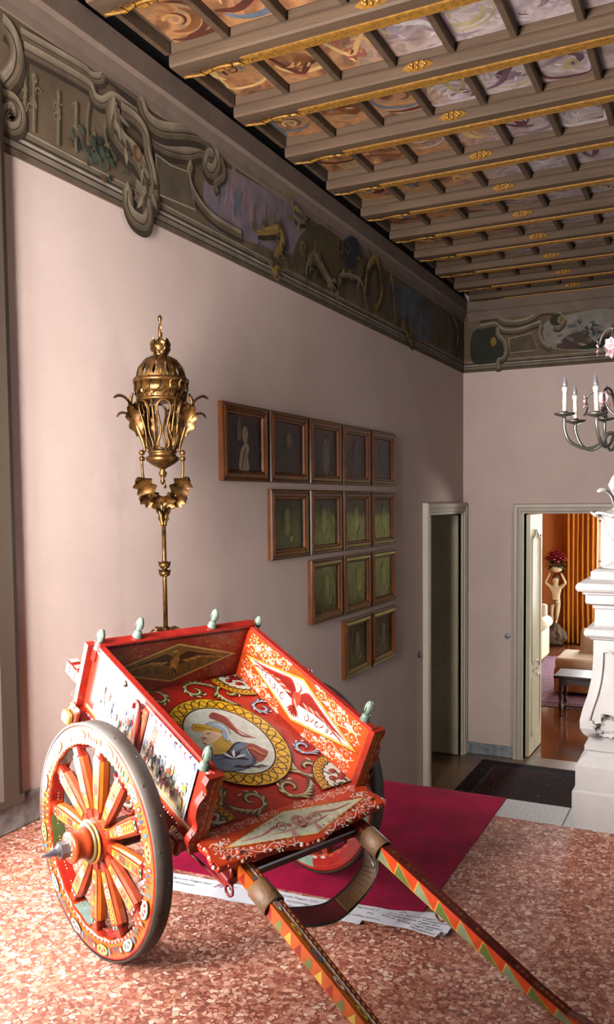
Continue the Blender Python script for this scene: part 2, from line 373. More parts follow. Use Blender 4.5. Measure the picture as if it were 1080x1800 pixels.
def glass_mat():
    m, nt, b = nodes_of('window_glass'); N, L = nt.nodes, nt.links
    t = N.new('ShaderNodeBsdfTransparent'); g = N.new('ShaderNodeBsdfGlossy'); g.inputs['Roughness'].default_value = .02
    mx = N.new('ShaderNodeMixShader'); fr = N.new('ShaderNodeFresnel'); fr.inputs[0].default_value = 1.35
    L.new(fr.outputs[0], mx.inputs[0]); L.new(t.outputs[0], mx.inputs[1]); L.new(g.outputs[0], mx.inputs[2]); L.new(mx.outputs[0], N['Material Output'].inputs[0])
    return m
M_glass = glass_mat()
# ---- walls, floors
mb = MB(); X0 = XW-.25; TOP = 3.9
for y0, y1, z0, z1 in ((-.65, 1.05, ZL, TOP), (2.20, 7.72, ZL, TOP), (8.86, 9.2, ZL, TOP), (1.05, 2.20, ZL, .15), (1.05, 2.20, 2.62, TOP), (7.72, 8.86, 1.17, TOP)):
    mb.box(X0, XW, y0, y1, z0, z1)
struct('wall_left', mb, M_wall)
mb = MB()
for x0, x1, z0, z1 in ((XW, -1.89, ZL, TOP), (-.75, 5.2, ZL, TOP), (-1.89, -.75, 1.165, TOP)): mb.box(x0, x1, YF, YF+.2, z0, z1)
mb.box(-2.375, -2.015, YF-.012, YF, -1.335, 1.2)
struct('wall_back', mb, M_wall)
mb = MB()
for y0, y1, z0, z1 in ((-.65, 2.6, ZL, TOP), (3.6, 9.2, ZL, TOP), (2.6, 3.6, ZL, .3), (2.6, 3.6, 2.0, TOP)): mb.box(5., 5.2, y0, y1, z0, z1)
struct('wall_right', mb, mat('dark_to_cut_bounce', '3a2a1e', .6, var=.2, stretch=(1, 4, .3)))  # unseen wall coloured dark to cut the light bouncing off it
mb = MB()
for x0, x1, z0, z1 in ((X0, 5.2, ZL, TOP),): mb.box(x0, x1, -.65, -.45, z0, z1)
for x0, x1, z0, z1 in ((XW, -2.42, 0, TOP), (-1.50, -1.38, 0, TOP), (-2.42, -1.50, 0, .45), (-2.42, -1.50, 2.65, TOP)): mb.box(x0, x1, .60, .80, z0, z1)  # unseen return wall, added to bring the window light nearer the left wall
mb.box(-1.50, -1.38, -.45, .60, 0, TOP)
struct('wall_front', mb, M_wall)
mb = MB(); mb.box(XW, 5., -.45, 3.41, -.18, 0); struct('floor', mb, M_terr)
mb = MB(); mb.box(XW, -.56, 3.41, 3.632, -.18, .0, bev=.004); mb.box(-.56, 5., 3.41, 3.86, -.18, 0, bev=.004); struct('trim_1', mb, M_granite)
mb = MB(); mb.box(XW, 5.0, 3.4, 3.6, ZL, -.18); struct('wall_under_landing', mb, M_wall)
mb = MB(); mb.box(X0-1.5, 5.2, 3.6, 9.1, ZL-.1, ZL); struct('floor_lower_hall', mb, M_low)
st = MB(); st.box(XW, -.58, 3.64, 3.66, ZL, -.17); stairs = struct('stairs', st, M_granite)
for k in range(8):
    s_ = MB(); z = -.162*(k+1); s_.box(XW, -.58, 3.66+.28*k, 3.66+.28*(k+1)+.02, z-.03 if k < 7 else ZL, z, bev=.004); s_.box(XW, -.58, 3.66+.28*k, 3.66+.28*(k+1), ZL, z-.03)
    s_.build('step', M_granite, stairs)
mb = MB(); mb.box(XW, XW+.022, -.45, 3.41, 0, .128, bev=.006); struct('baseboard_left', mb, M_marble)
mb = MB(); mb.box(XW+.02, -1.985, YF-.025, YF, ZL, -1.335, bev=.006); struct('baseboard_back', mb, M_grey_marble)
# ---- passage behind the door in the left wall
mb = MB(); mb.box(X0-1.5, X0, 7.4, 7.5, ZL, 2); mb.box(X0-1.5, X0, 9.1, 9.2, ZL, 2); mb.box(X0-1.6, X0-1.5, 7.4, 9.2, ZL, 2); mb.box(X0-1.5, X0, 7.4, 9.2, 1.9, 2)
struct('wall_passage', mb, M_wall)
# ---- doors
def casing(mb, fn, a0, a1, z0, z1, w=.1, d=.05):
    """moulded casing round an opening a0..a1 (along the wall), z0..z1; fn(a, out, z) -> point"""
    prof = [(0, 0), (0, d*.55), (w*.18, d*.62), (w*.24, d*.9), (w*.55, d*.75), (w*.62, d), (w*.9, d), (w, d*.8), (w, 0)]
    rows = [[(a0-p, o, z0) for p, o in prof], [(a0-p, o, z1+p) for p, o in prof], [(a1+p, o, z1+p) for p, o in prof], [(a1+p, o, z0) for p, o in prof]]
    k = len(mb.v); n = len(prof)
    for r in rows: mb.v += [fn(*q) for q in r]
    for i in range(3):
        for j in range(n-1): mb.face((k+i*n+j, k+i*n+j+1, k+(i+1)*n+j+1, k+(i+1)*n+j))
    mb.face([k+j for j in range(n)]); mb.face([k+3*n+j for j in range(n)])
def door_leaf(parent, fn, wid, h):
    """panelled leaf; fn(along, thickness, up)"""
    mb = MB(); mb.prism([(0, 0), (wid, 0), (wid, h), (0, h)], lambda x, y, k: fn(x, -.02+.04*k, y)); leaf = mb.build('leaf', M_door, parent)
    def mould(pts):
        P = [Vector(fn(x, -.02, y)) for x, y in pts]; nrm = Vector(fn(0, -.03, 0))-Vector(fn(0, -.02, 0))
        m2 = MB(); m2.tube([tuple(p) for p in P]+[tuple(P[0])], .011, 6); m2.build('panel_moulding', M_door, leaf)
    a, b = wid*.17, wid*.83; c = wid/2
    mould(smooth_path([(a, 1.02), (a, h-.34), (a+.04, h-.27), (c-.1, h-.24), (c, h-.17), (c+.1, h-.24), (b-.04, h-.27), (b, h-.34), (b, 1.02), (b-.08, .97), (c, 1.0), (a+.08, .97)], 3))
    mould(smooth_path([(a, .2), (a, .78), (c-.1, .81), (c, .86), (c+.1, .81), (b, .78), (b, .2)], 3))
    m3 = MB()
    for q in (-1, 1):
        m3.tube([fn(c+q*t*.16, -.022, .9+.02*math.sin(t*7)) for t in [i/8 for i in range(9)]], [.012*(1-i/10) for i in range(9)], 6)
    m3.build('carved_scroll', M_door, leaf)
    return leaf
mb = MB(); fL = lambda a, o, z: (XW+o, a, z); casing(mb, fL, 7.72, 8.86, ZL, 1.17, .115, .06)
d1 = struct('door_1', mb, M_case)
mb = MB(); mb.box(X0, XW+.01, 7.695, 7.72, ZL, 1.17); mb.box(X0, XW+.01, 8.86, 8.885, ZL, 1.17); mb.box(X0, XW+.01, 7.72, 8.86, 1.17, 1.195); mb.build('jamb', M_case, d1)
door_leaf(d1, lambda a, t, z: (-2.56-a, 8.83+t, ZL+.012+z), .82, 2.60)
mb = MB(); fB = lambda a, o, z: (a, YF-o, z); casing(mb, fB, -1.89, -.75, ZL, 1.165, .105, .055)
d2 = struct('door_2', mb, M_case)
mb = MB(); mb.box(-1.905, -1.89, YF-.01, YF+.2, ZL, 1.165); mb.box(-.75, -.735, YF-.01, YF+.2, ZL, 1.165); mb.box(-1.89, -.75, YF-.01, YF+.2, 1.165, 1.18); mb.build('jamb', M_case, d2)
door_leaf(d2, lambda a, t, z: (-1.862-t+.02*a, YF+.07+a, ZL+.012+z), .60, 2.60)
# ---- windows
def window(n, fn, a0, a1, z0, z1, cas, bars_a, bars_z, m=M_brown, cm=M_brown, depth=.16):
    mb = MB(); casing(mb, fn, a0, a1, z0, z1, cas, .05)
    k = len(mb.v); mb.prism([(a0-cas, z0-.03), (a1+cas, z0-.03), (a1+cas, z0), (a0-cas, z0)], lambda a, z, q: fn(a, -.05+.1*q, z))
    win = struct('window_%d' % n, mb, cm)
    s = MB()
    def bar(p0, p1, q0, q1): s.prism([(p0, q0), (p1, q0), (p1, q1), (p0, q1)], lambda a, z, q: fn(a, -depth-.025+.05*q, z))
    bar(a0, a0+.05, z0, z1); bar(a1-.05, a1, z0, z1); bar(a0, a1, z0, z0+.06); bar(a0, a1, z1-.05, z1)
    for t in bars_a: bar(t-.03, t+.03, z0, z1)
    for t in bars_z: bar(a0, a1, t-.012, t+.012)
    sash = s.build('sash', m, win)
    ae = [a0]+list(bars_a)+[a1]
    for i in range(len(ae)-1):
        g = MB(); g.add([fn(ae[i]+.02, -depth, z0+.02), fn(ae[i+1]-.02, -depth, z0+.02), fn(ae[i+1]-.02, -depth, z1-.02), fn(ae[i]+.02, -depth, z1-.02)], [(0, 1, 2, 3)]); g.build('pane', M_glass, sash)
    return win
M_white = mat('white_window_paint', 'd8d4c8', .5, var=.04)
window(1, fL, 1.05, 2.20, .15, 2.62, .28, (1.62,), (.9, 1.75))
window(2, lambda a, o, z: (a, .80+o, z), -2.42, -1.50, .45, 2.65, .10, (-1.96,), (1.2, 1.95), M_white, M_case)  # unseen window in the added return wall, placed for its light
window(6, lambda a, o, z: (5.-o, a, z), 2.6, 3.6, .3, 2.0, .12, (3.1,), (1.15,), M_white, M_case)  # unseen window, added to let sky light fill the middle of the left wall
# ---- cornice, friezes
mb = MB(); pr = [(0, 3.20), (.014, 3.215), (.02, 3.25), (.035, 3.30), (.055, 3.315), (.055, 3.425), (0, 3.43)]
for a, b in ((-.45, YF),): mb.prism(pr, lambda x, z, k: (XW+x, (a, b)[k], z))
struct('trim_2', mb, M_corn)
mb = MB(); mb.prism(pr, lambda x, z, k: ((XW+.055, 5.)[k], YF-x, z)); struct('trim_3', mb, M_corn)
mb = MB(); mb.box(XW, XW+.010, -.45, YF, 2.675, 3.30); fr_l = struct('trim_4', mb, M_frieze)
mb = MB(); mb.box(XW+.01, 5., YF-.010, YF, 2.675, 3.30); fr_b = struct('trim_5', mb, M_frieze)
FR = dict(lt='94836e', md='74634f', dk='3a2e22', gd='8a6a30', gr='3a4438', bl='5a6068')
def frieze_lines(p, a, b):
    for z0, z1, c in ((2.677, 2.700, '5b4c3e'), (2.700, 2.706, '2a2119'), (2.706, 2.730, '77685a'), (2.730, 2.738, '2c241b'), (2.738, 2.752, '9a8a78'), (2.752, 2.765, '3a3026'), (2.765, 2.785, '6c5d4c'), (2.785, 2.791, 'a0907c'),
                      (3.262, 3.268, '2a2119'), (3.225, 3.232, '3a3026'), (3.232, 3.262, '5b4c3c')):
        p.poly([(a, z0), (b, z0), (b, z1), (a, z1)], c)
def emb(p, pts, w_, c='md', hi='lt', sh='dk'):
    """a painted moulding: dark edge, body, light edge"""
    mx = lambda a, b, t: tuple(u*(1-t)+v_*t for u, v_ in zip(lin(a), lin(b)))
    p.stroke([(x+w_*.10, z-w_*.50) for x, z in pts], w_*1.15, FR[sh], 0, 5); p.stroke([(x, z-w_*.12) for x, z in pts], w_*1.05, mx(FR[c], FR[sh], .45), 0, 5); p.stroke([(x, z+w_*.05) for x, z in pts], w_*.8, FR[c], 0, 5)
    p.stroke([(x, z+w_*.22) for x, z in pts], w_*.42, mx(FR[c], FR[hi], .6), 0, 5); p.stroke([(x, z+w_*.36) for x, z in pts], w_*.16, FR[hi], 0, 5); p.stroke([(x, z-w_*.22) for x, z in pts], w_*.10, FR[sh], 0, 5)
p = Paint(lambda a, z, h: (XW+.010+h, a, z), .001, .00006)
rng = random.Random(4)
frieze_lines(p, -.45, YF-.012)
p.poly(TR['land'], '7d6c72', 4)
for i in range(26):
    a = rng.uniform(4.0, 4.95); z = rng.uniform(2.86, 3.12); p.stroke([(a, z), (a+rng.uniform(-.02, .02), z+.08), (a+.02, z+.15)], rng.uniform(.02, .05), rng.choice(['8d7478', '6d6a74', '8b6a62', '77605c', '5f6470']), 1)
p.poly(TR['land2'], '5a5c60', 4); p.poly(TR['figs'], '54472f', 4)
for k in ('A12', 'A13', 'A14', 'A15', 'A16', 'A17'):
    p.stroke([(x+.012, z) for x, z in TR[k]], .010, '4a4030', 0); p.stroke(TR[k], .012, '7a6c54', 0)
    for i in range(5):
        x = TR[k][0][0]+rng.uniform(-.03, .03); z = rng.uniform(2.83, 3.03); p.spiral(x, z, .020, rng.uniform(0, 6), 1.1, .008, '7c6e56', 1, lay=True)
emb(p, TR['A1'], .045); emb(p, TR['A2'], .05); emb(p, TR['A3'], .07); emb(p, TR['A4'], .045); emb(p, TR['A7'], .06); emb(p, TR['A6'], .075); emb(p, TR['A9'], .045)
p.poly(TR['A10'][:-1], '564a38'); p.stroke(TR['A10'], .010, FR['lt'], 0, 1); emb(p, TR['A8'], .035, 'md', 'md')
for i in range(46):
    a, z = rng.gauss(3.06, .09), rng.gauss(2.86, .035); p.ell(a, z, rng.uniform(.012, .03), rng.uniform(.008, .018), rng.choice(['2c322a', '363e34', '444a3e', '20241c', '5d4630', '4a4a3a']), rng.uniform(0, 3), 8)
emb(p, TR['A5'], .10); emb(p, TR['A5b'], .06, 'md', 'lt'); emb(p, TR['A11'], .07)
for i in range(16):   # acanthus tongues along the console
    t = TR['A5'][i % 7]; p.leaf(t[0]+rng.uniform(-.02, .03), t[1]+rng.uniform(-.03, .03), rng.uniform(-2.2, -.6), .09, .026, rng.choice(['8c7c64', '4a3c2c', '76664e', '5c4a34']), rng.uniform(-.4, .4), True)
p.ell(3.33, 2.955, .035, .04, '6a4a30'); p.ell(3.34, 2.96, .018, .025, '8a6a48')
for k, c, w_ in (('B1', 'gd', .05), ('B3', 'md', .06), ('B4', 'gd', .05), ('B5', 'gd', .05), ('B6', 'md', .03), ('B7', 'md', .03), ('B8', 'md', .04), ('B9', 'md', .05)):
    q = TR[k]; p.stroke([(x+.015, z-.02) for x, z in q], w_*1.7, '33291c', 1); p.stroke(q, w_*1.3, FR[c], 1); p.stroke([(x-.006, z+w_*.2) for x, z in q], w_*.35, '93804f' if c == 'gd' else FR['lt'], 1)
    S_ = smooth_path(q, 4)
    for i, (x, z) in enumerate(S_[::2]):
        p.leaf(x, z, rng.uniform(0, 6.3), rng.uniform(.07, .13), .034, rng.choice(['4a3a22', '7a6236', '5e4a2a', '352b1e', '8a7040']), rng.uniform(-.5, .5), True)
    p.spiral(q[-1][0], q[-1][1], w_*1.1, 1, 1.2, w_*.5, FR[c], 1, lay=True)
p.poly(TR['B2'], '2a2c34', 4); p.stroke(TR['B2'][:3], .02, '4a4c50', 1)
for i in range(70):
    a = rng.uniform(4.5, 8.7); z = rng.uniform(2.82, 3.2); q = rng.uniform(.5, 1)
    if 4.2 < a < 5: z = rng.uniform(2.80, 2.86)
    p.spiral(a, z, .06*q, rng.uniform(0, 6), 1.1, .022*q, rng.choice(['3c3424', '5a482c', '6a5632', '4a4434', '76623c']), rng.choice((1, -1)), lay=True)
p.build('painted_scrollwork', M_fres, fr_l)
p = Paint(lambda a, z, h: (a, YF-.010-h, z), .001, .00006); frieze_lines(p, XW+.012, 5.)
p.poly(TR['fland'], '7b7268', 4); p.poly(TR['fgreen'], '2c2c22', 4); p.poly(TR['fbush'], '4c3a30', 4)
for i in range(40):
    a = rng.uniform(-1.6, -.6); z = rng.uniform(2.86, 3.14); p.ell(a, z, rng.uniform(.02, .06), rng.uniform(.01, .03), rng.choice(['6c5c54', '75625a', '62625e', '6a5048', '857a6c', '56544a']), rng.uniform(-.6, .6), 9)
for k, w_ in (('F2', .045), ('F1', .05), ('F3', .045), ('F5', .04)): emb(p, TR[k], w_)
p.poly(TR['F4'], '544836'); p.stroke(TR['F4']+[TR['F4'][0]], .010, FR['lt'], 0, 1); p.ell(-2.22, 2.98, .03, .05, '7a5c28')
p.ell(-1.57, 3.14, .07, .06, '33301f'); p.ell(-1.53, 3.14, .035, .04, '6a5634'); p.spiral(-1.52, 3.13, .05, 0, 1.3, .018, '8a7a5c', lay=True)
for i in range(16):
    a = rng.gauss(-1.25, .05); z = rng.gauss(3.02, .04); p.leaf(a, z, rng.uniform(0, 6.28), .06, .015, '2a3430', lay=True)
p.poly([(-1.36, 2.83), (-1.05, 2.83), (-1.0, 2.95), (-1.15, 2.90)], '2a2a20', 3); emb(p, TR['F6'], .03); p.stroke(TR['F7'], .016, '4a3c34', 1)
p.poly([(-1.08, 2.79), (-.9, 2.79), (-.88, 2.93), (-1.04, 2.90)], '4a3a22', 3); p.spiral(-.98, 2.85, .05, 0, 1.2, .02, '7a6238', lay=True)
p.build('painted_scrollwork', M_fres, fr_b)
# ---- coffered ceiling
mb = MB(); mb.box(-2.47, 5.0, -.45, YF, 3.53, 3.62); ceil = struct('ceiling', mb, M_beam)
mb = MB(); mb.box(X0, 5.2, -.65, 9.2, 3.88, 3.95); struct('ceiling_void', mb, M_dark)  # near-black lid over the gap, shade put into its colour
mb = MB(); mb.box(XW, XW+.012, -.45, YF, 3.43, 3.88); struct('wall_left_void', mb, M_dark)  # dark sheet standing in for shade in the gap behind the beam ends
BX0, BX1 = -2.455, 5.0
bp = [(.012, 3.535), (.012, 3.478), (.004, 3.472), (0, 3.46), (0, 3.42), (.008, 3.41), (.132, 3.41), (.14, 3.42), (.14, 3.46), (.136, 3.472), (.128, 3.478), (.128, 3.535)]
rope = MB()
def rope_bar(x, y, a):
    c, s_ = math.cos(a), math.sin(a); L_, W_ = .013, .0042
    q = [(x+c*i*L_-s_*j*W_, y+s_*i*L_+c*j*W_) for i, j in ((-1, -1), (1, -1), (1, 1), (-1, 1))]
    rope.add([(u, v_, 3.4105) for u, v_ in q]+[(u*.85+x*.15, v_*.85+y*.15, 3.4015) for u, v_ in q], [(4, 5, 6, 7), (0, 1, 5, 4), (1, 2, 6, 5), (2, 3, 7, 6), (3, 0, 4, 7)])
x = -2.08
while x < .9:
    rope_bar(x, .088, .6); rope_bar(x+.008, .104, -.6); rope_bar(x, .120, .6); x += .0165
rope.box(-2.1, .92, .073, .076, 3.402, 3.411); rope.box(-2.1, .92, .130, .133, 3.402, 3.411)
gleaf = MB()
for i in range(6): gleaf.leaf3((-2.40+.055*i, .10+.012*(i % 2), 3.4085), (1, .25*(-1)**i, 0), (0, 0, -1), .085, .045, .35, .002)
gleaf.tube(smooth_path([(-2.44, .11, 3.408), (-2.34, .125, 3.406), (-2.24, .10, 3.406), (-2.12, .12, 3.408)], 4), .007, 6)
orn = MB()
orn.prism([(-.085, 0), (-.05, .020), (0, .026), (.05, .020), (.085, 0), (.05, -.020), (0, -.026), (-.05, -.020)], lambda a, z, k: (-1.395+a*(1-.15*k), -.002-.010*k, 3.443+z*(1-.15*k)))
for q in range(8):
    a = q*PI/4; orn.lathe([(0, 0), (.012, .002), (.008, .009), (0, .012)], 8, T(-1.395+.040*math.cos(a), -.012, 3.443+.012*math.sin(a)) @ Rx(PI/2))
mb = MB(); mb.prism(bp, lambda y, z, k: ((BX0, BX1)[k], y, z))
first = None
for k in range(-2, 10):
    yb = 3.50+.6*k
    if yb > YF-.14: yb = YF-.145
    if first is None:
        first = mb.build('beam', M_beam, ceil); first.location.y = yb
        ro = rope.build('gilded_rope_strip', M_gold, first); ro['kind'] = 'stuff'; subs = [ro, gleaf.build('gilded_leaf_end', M_gold, first), orn.build('gilded_lozenge', M_gold, first)]
    else:
        b_ = dup(first, ceil); b_.location.y = yb
        for q in subs: dup(q, b_)
# longitudinal edge board, battens, painted panels
def coffer_mat():
    m, nt, b = nodes_of('coffer_fresco'); N, L = nt.nodes, nt.links
    g = N.new('ShaderNodeNewGeometry'); sx = N.new('ShaderNodeSeparateXYZ'); L.new(g.outputs['Position'], sx.inputs[0])
    n1 = N.new('ShaderNodeTexNoise'); n1.inputs['Scale'].default_value = 6; n1.inputs['Detail'].default_value = 7; n1.inputs['Distortion'].default_value = .9; L.new(g.outputs['Position'], n1.inputs['Vector'])
    n2 = N.new('ShaderNodeTexNoise'); n2.inputs['Scale'].default_value = 1.1; L.new(g.outputs['Position'], n2.inputs['Vector'])
    def ramp(stops):
        r = N.new('ShaderNodeValToRGB'); cr = r.color_ramp
        while len(cr.elements) < len(stops): cr.elements.new(.5)
        for el, (q, c) in zip(cr.elements, stops): el.position = q; el.color = (*lin(c), 1)
        L.new(n1.outputs[0], r.inputs[0]); return r
    tan = ramp([(.28, '553826'), (.42, '8c5c3a'), (.52, 'ac784a'), (.6, '86684e'), (.72, 'a28866')])
    mau = ramp([(.26, '6e5a58'), (.40, '98847f'), (.52, 'b6a39e'), (.62, '907c7a'), (.74, 'd4c6c0')])
    ad = N.new('ShaderNodeMath'); ad.operation = 'MULTIPLY_ADD'; ad.inputs[1].default_value = .9; L.new(n2.outputs[0], ad.inputs[0]); L.new(sx.outputs[0], ad.inputs[2])
    mr = N.new('ShaderNodeMapRange'); mr.inputs[1].default_value = -1.35; mr.inputs[2].default_value = -.72; L.new(ad.outputs[0], mr.inputs[0])
    mx = N.new('ShaderNodeMix'); mx.data_type = 'RGBA'; L.new(mr.outputs[0], mx.inputs[0]); L.new(tan.outputs[0], mx.inputs[6]); L.new(mau.outputs[0], mx.inputs[7])
    L.new(mx.outputs[2], b.inputs['Base Color']); b.inputs['Roughness'].default_value = .85; b.inputs['Specular IOR Level'].default_value = .2
    return m
M_cof = coffer_mat()
eb = MB(); eb.box(-2.475, -2.448, 0, .46, 3.468, 3.535)
bt = MB(); bt.box(-.017, .017, 0, .46, 3.466, 3.52, bev=.004); pn = MB(); pn.box(-.132, .132, .004, .456, 3.512, 3.528)
edge0 = bat0 = pan0 = None
for k in range(-2, 9):
    y = 3.64+.6*k
    if y > YF-.5: sy = (YF-.15-y)/.46
    else: sy = 1
    if sy < .1: continue
    def inst(o, name, mbx, mm, x):
        if o is None: c = mbx.build(name, mm, ceil)
        else: c = dup(o, ceil)
        c.location = (x, y, 0); c.scale = (1, sy, 1); return c
    edge0 = inst(edge0, 'edge_board', eb, M_beam, 0)
    for i in range(12):
        xb = -2.13+.302*i
        bat0 = inst(bat0, 'batten', bt, M_beam, xb)
        xp = xb-.151; pan0 = inst(pan0, 'painted_panel', pn, M_cof, xp)
        if y > 2.7 and i < 8 and sy == 1:
            warm = i < 2 or (i < 4 and rng.random() < .4)
            pal = ['7a4a28', 'c08a50', 'd0a468', '5a2c1c', '9a5a48', '5c6470'] if warm else ['baa8a8', 'cbbcb8', '8a7078', '6a4c52', 'a08c8c', 'a8946c', '5e363a']
            q = Paint(lambda a, b, h: (a, b, 3.5115-h), .0004, .0001)
            cx_, cy_ = rng.uniform(-.05, .05), rng.uniform(.14, .32)
            for j in range(4):
                r_ = .05+.045*j; a0 = rng.uniform(0, 6.3)
                pts = [(cx_+r_*math.cos(a0+t*.5)*1.1, cy_+r_*math.sin(a0+t*.5)) for t in range(7)]
                pts = [(max(-.125, min(.125, u)), max(.015, min(.445, v_))) for u, v_ in pts]
                q.stroke(pts, rng.uniform(.014, .045), rng.choice(pal), 1, 3)
            if rng.random() < .35: q.spiral(cx_, cy_, .05, rng.uniform(0, 6), 1.4, .018, rng.choice(pal), lay=True)
            else:
                bx, by = rng.uniform(-.06, .06), rng.uniform(.1, .36); n_ = rng.randint(5, 8)
                q.poly([(max(-.128, min(.128, bx+rng.uniform(.03, .075)*math.cos(2*PI*j/n_))), by+rng.uniform(.03, .085)*math.sin(2*PI*j/n_)) for j in range(n_)], rng.choice(pal), 3)
                q.stroke([(-.12, rng.uniform(.05, .4)), (-.03, rng.uniform(.1, .38)), (.05, rng.uniform(.05, .4)), (.12, rng.uniform(.08, .4))], rng.uniform(.02, .05), rng.choice(pal), 1, 4)
                for j in range(5): q.leaf(bx+rng.uniform(-.05, .05), by+rng.uniform(-.05, .05), rng.uniform(0, 6.3), .05, .018, rng.choice(pal), .4, True)
            q.build('painted_scroll', M_ceilp, pan0)
# ================================================================== the painted cart
TH, PHI = .365, .415
cart = empty('painted_cart', (-1.426, 2.247, .002), 'small two-wheeled cart painted red, yellow and white with a helmeted knight on its bed', 'cart', rz=-TH)
TILT = T(0, 0, .546) @ Ry(PHI)
M_paint = paint_mat('cart_paint', .30, .22, 40, .4, .64)
M_iron = mat('worn_iron', '382d23', .65, .1, var=.25, vscale=30)
M_steel = mat('steel_nut', '7d7a80', .35, .8, var=.2, vscale=20)
M_leather = mat('brown_leather', '6b4a2c', .6, var=.18, vscale=25, bump=.15, bscale=90)
M_redstrap = mat('red_webbing', '74181c', .75, var=.15, vscale=40)
RED, ORG, DRD, YEL, WHT, CRM, GRN, OLV, BLK, BLU, GOLD = 'c02a18', 'd84a16', '7c1410', 'e2a41e', 'ece6da', 'd8cda8', '3c5a34', '6a7038', '16141a', '56708a', 'c98c24'
rng = random.Random(11)
def C(h): return lin(h)
def acan(p, x, y, ang, r, cols, sg=1, fan=7, L=1.0):
    """acanthus scroll: curling stem and a fan of leaflets growing out of its tail"""
    dk, lt, hi = cols
    pts = []
    for i in range(15):
        t = i/14; a = ang+sg*(PI*1.9)*t; rr = r*(1-.78*t); pts.append((x+rr*math.cos(a), y+rr*math.sin(a)))
    tx, ty = pts[0]; ta = ang-sg*PI/2
    tail = [(tx+r*1.5*L*math.cos(ta)-r*.5*math.cos(ang), ty+r*1.5*L*math.sin(ta)-r*.5*math.sin(ang)), (tx+r*.7*L*math.cos(ta)-r*.06*math.cos(ang), ty+r*.7*L*math.sin(ta)-r*.06*math.sin(ang))]
    p.stroke(tail+pts, r*.56, '6a120c', 1, 3); p.lay()
    for k in range(fan):
        t = k/(fan-1); a = ta+sg*(-.9+1.9*t); q = (tail[0][0]*(1-t)+tx*t, tail[0][1]*(1-t)+ty*t)
        p.leaf(q[0], q[1], a-sg*.7, r*(1.12-.25*abs(t-.4)), r*.40, '6a120c', sg*.3)
    p.lay()
    for k in range(fan):
        t = k/(fan-1); a = ta+sg*(-.9+1.9*t); q = (tail[0][0]*(1-t)+tx*t, tail[0][1]*(1-t)+ty*t)
        p.leaf(q[0], q[1], a-sg*.7, r*(.95-.25*abs(t-.4)), r*.30, dk, sg*.3)
    p.stroke(tail+pts, r*.42, dk, 1, 3)
    p.lay()
    for k in range(fan):
        t = k/(fan-1); a = ta+sg*(-.9+1.9*t); q = (tail[0][0]*(1-t)+tx*t, tail[0][1]*(1-t)+ty*t)
        p.leaf(q[0]+r*.05, q[1], a-sg*.7, r*(.80-.25*abs(t-.4)), r*.14, lt, sg*.3)
    p.stroke([(u+(x-u)*.1, v_+(y-v_)*.1) for u, v_ in tail+pts], r*.16, lt, 1, 3)
    for k in range(5):
        a = ang+sg*(.5+k*.75); p.leaf(x+r*.8*math.cos(a), y+r*.8*math.sin(a), a+sg*.9, r*.42, r*.16, hi, sg*.4)
def chain_ring(p, cx, cy, a0, b0, a1, b1, n, bg, fg, t0=0, t1=2*PI):
    """ring between two ellipses with an interlaced chain"""
    m = 60; q = [t0+(t1-t0)*i/m for i in range(m+1)]
    p.poly([(cx+(a1+.004)*math.cos(t), cy+(b1+.004)*math.sin(t)) for t in q]+([] if t1-t0 > 6.2 else [(cx, cy)]), fg)
    p.poly([(cx+a1*math.cos(t), cy+b1*math.sin(t)) for t in q]+([] if t1-t0 > 6.2 else [(cx, cy)]), bg)
    am, bm_ = (a0+a1)/2, (b0+b1)/2; ha, hb = (a1-a0)*.36, (b1-b0)*.36
    for ph in (0, PI):
        pts = []
        K = n*8
        for i in range(K+1):
            t = t0+(t1-t0)*i/K; s_ = math.sin(i/K*n*PI*2+ph); pts.append((cx+(am+ha*s_)*math.cos(t), cy+(bm_+hb*s_)*math.sin(t)))
        p.stroke(pts, (a1-a0)*.085, fg, 0, 1)
    p.lay()
    for i in range(n*2):
        t = t0+(t1-t0)*(i+.5)/(n*2); s_ = .30 if i % 2 else -.30
        p.leaf(cx+(am+s_*(a1-a0)*1.2)*math.cos(t), cy+(bm_+s_*(b1-b0)*1.2)*math.sin(t), t+1.2, (a1-a0)*.38, (a1-a0)*.10, fg, .3)
def fruit(p, x, y, r):
    p.ell(x, y, r, r*.85, '8a1812', 0, 14); p.ell(x-r*.3, y-r*.25, r*.35, r*.3, 'd05a40', 0, 8)
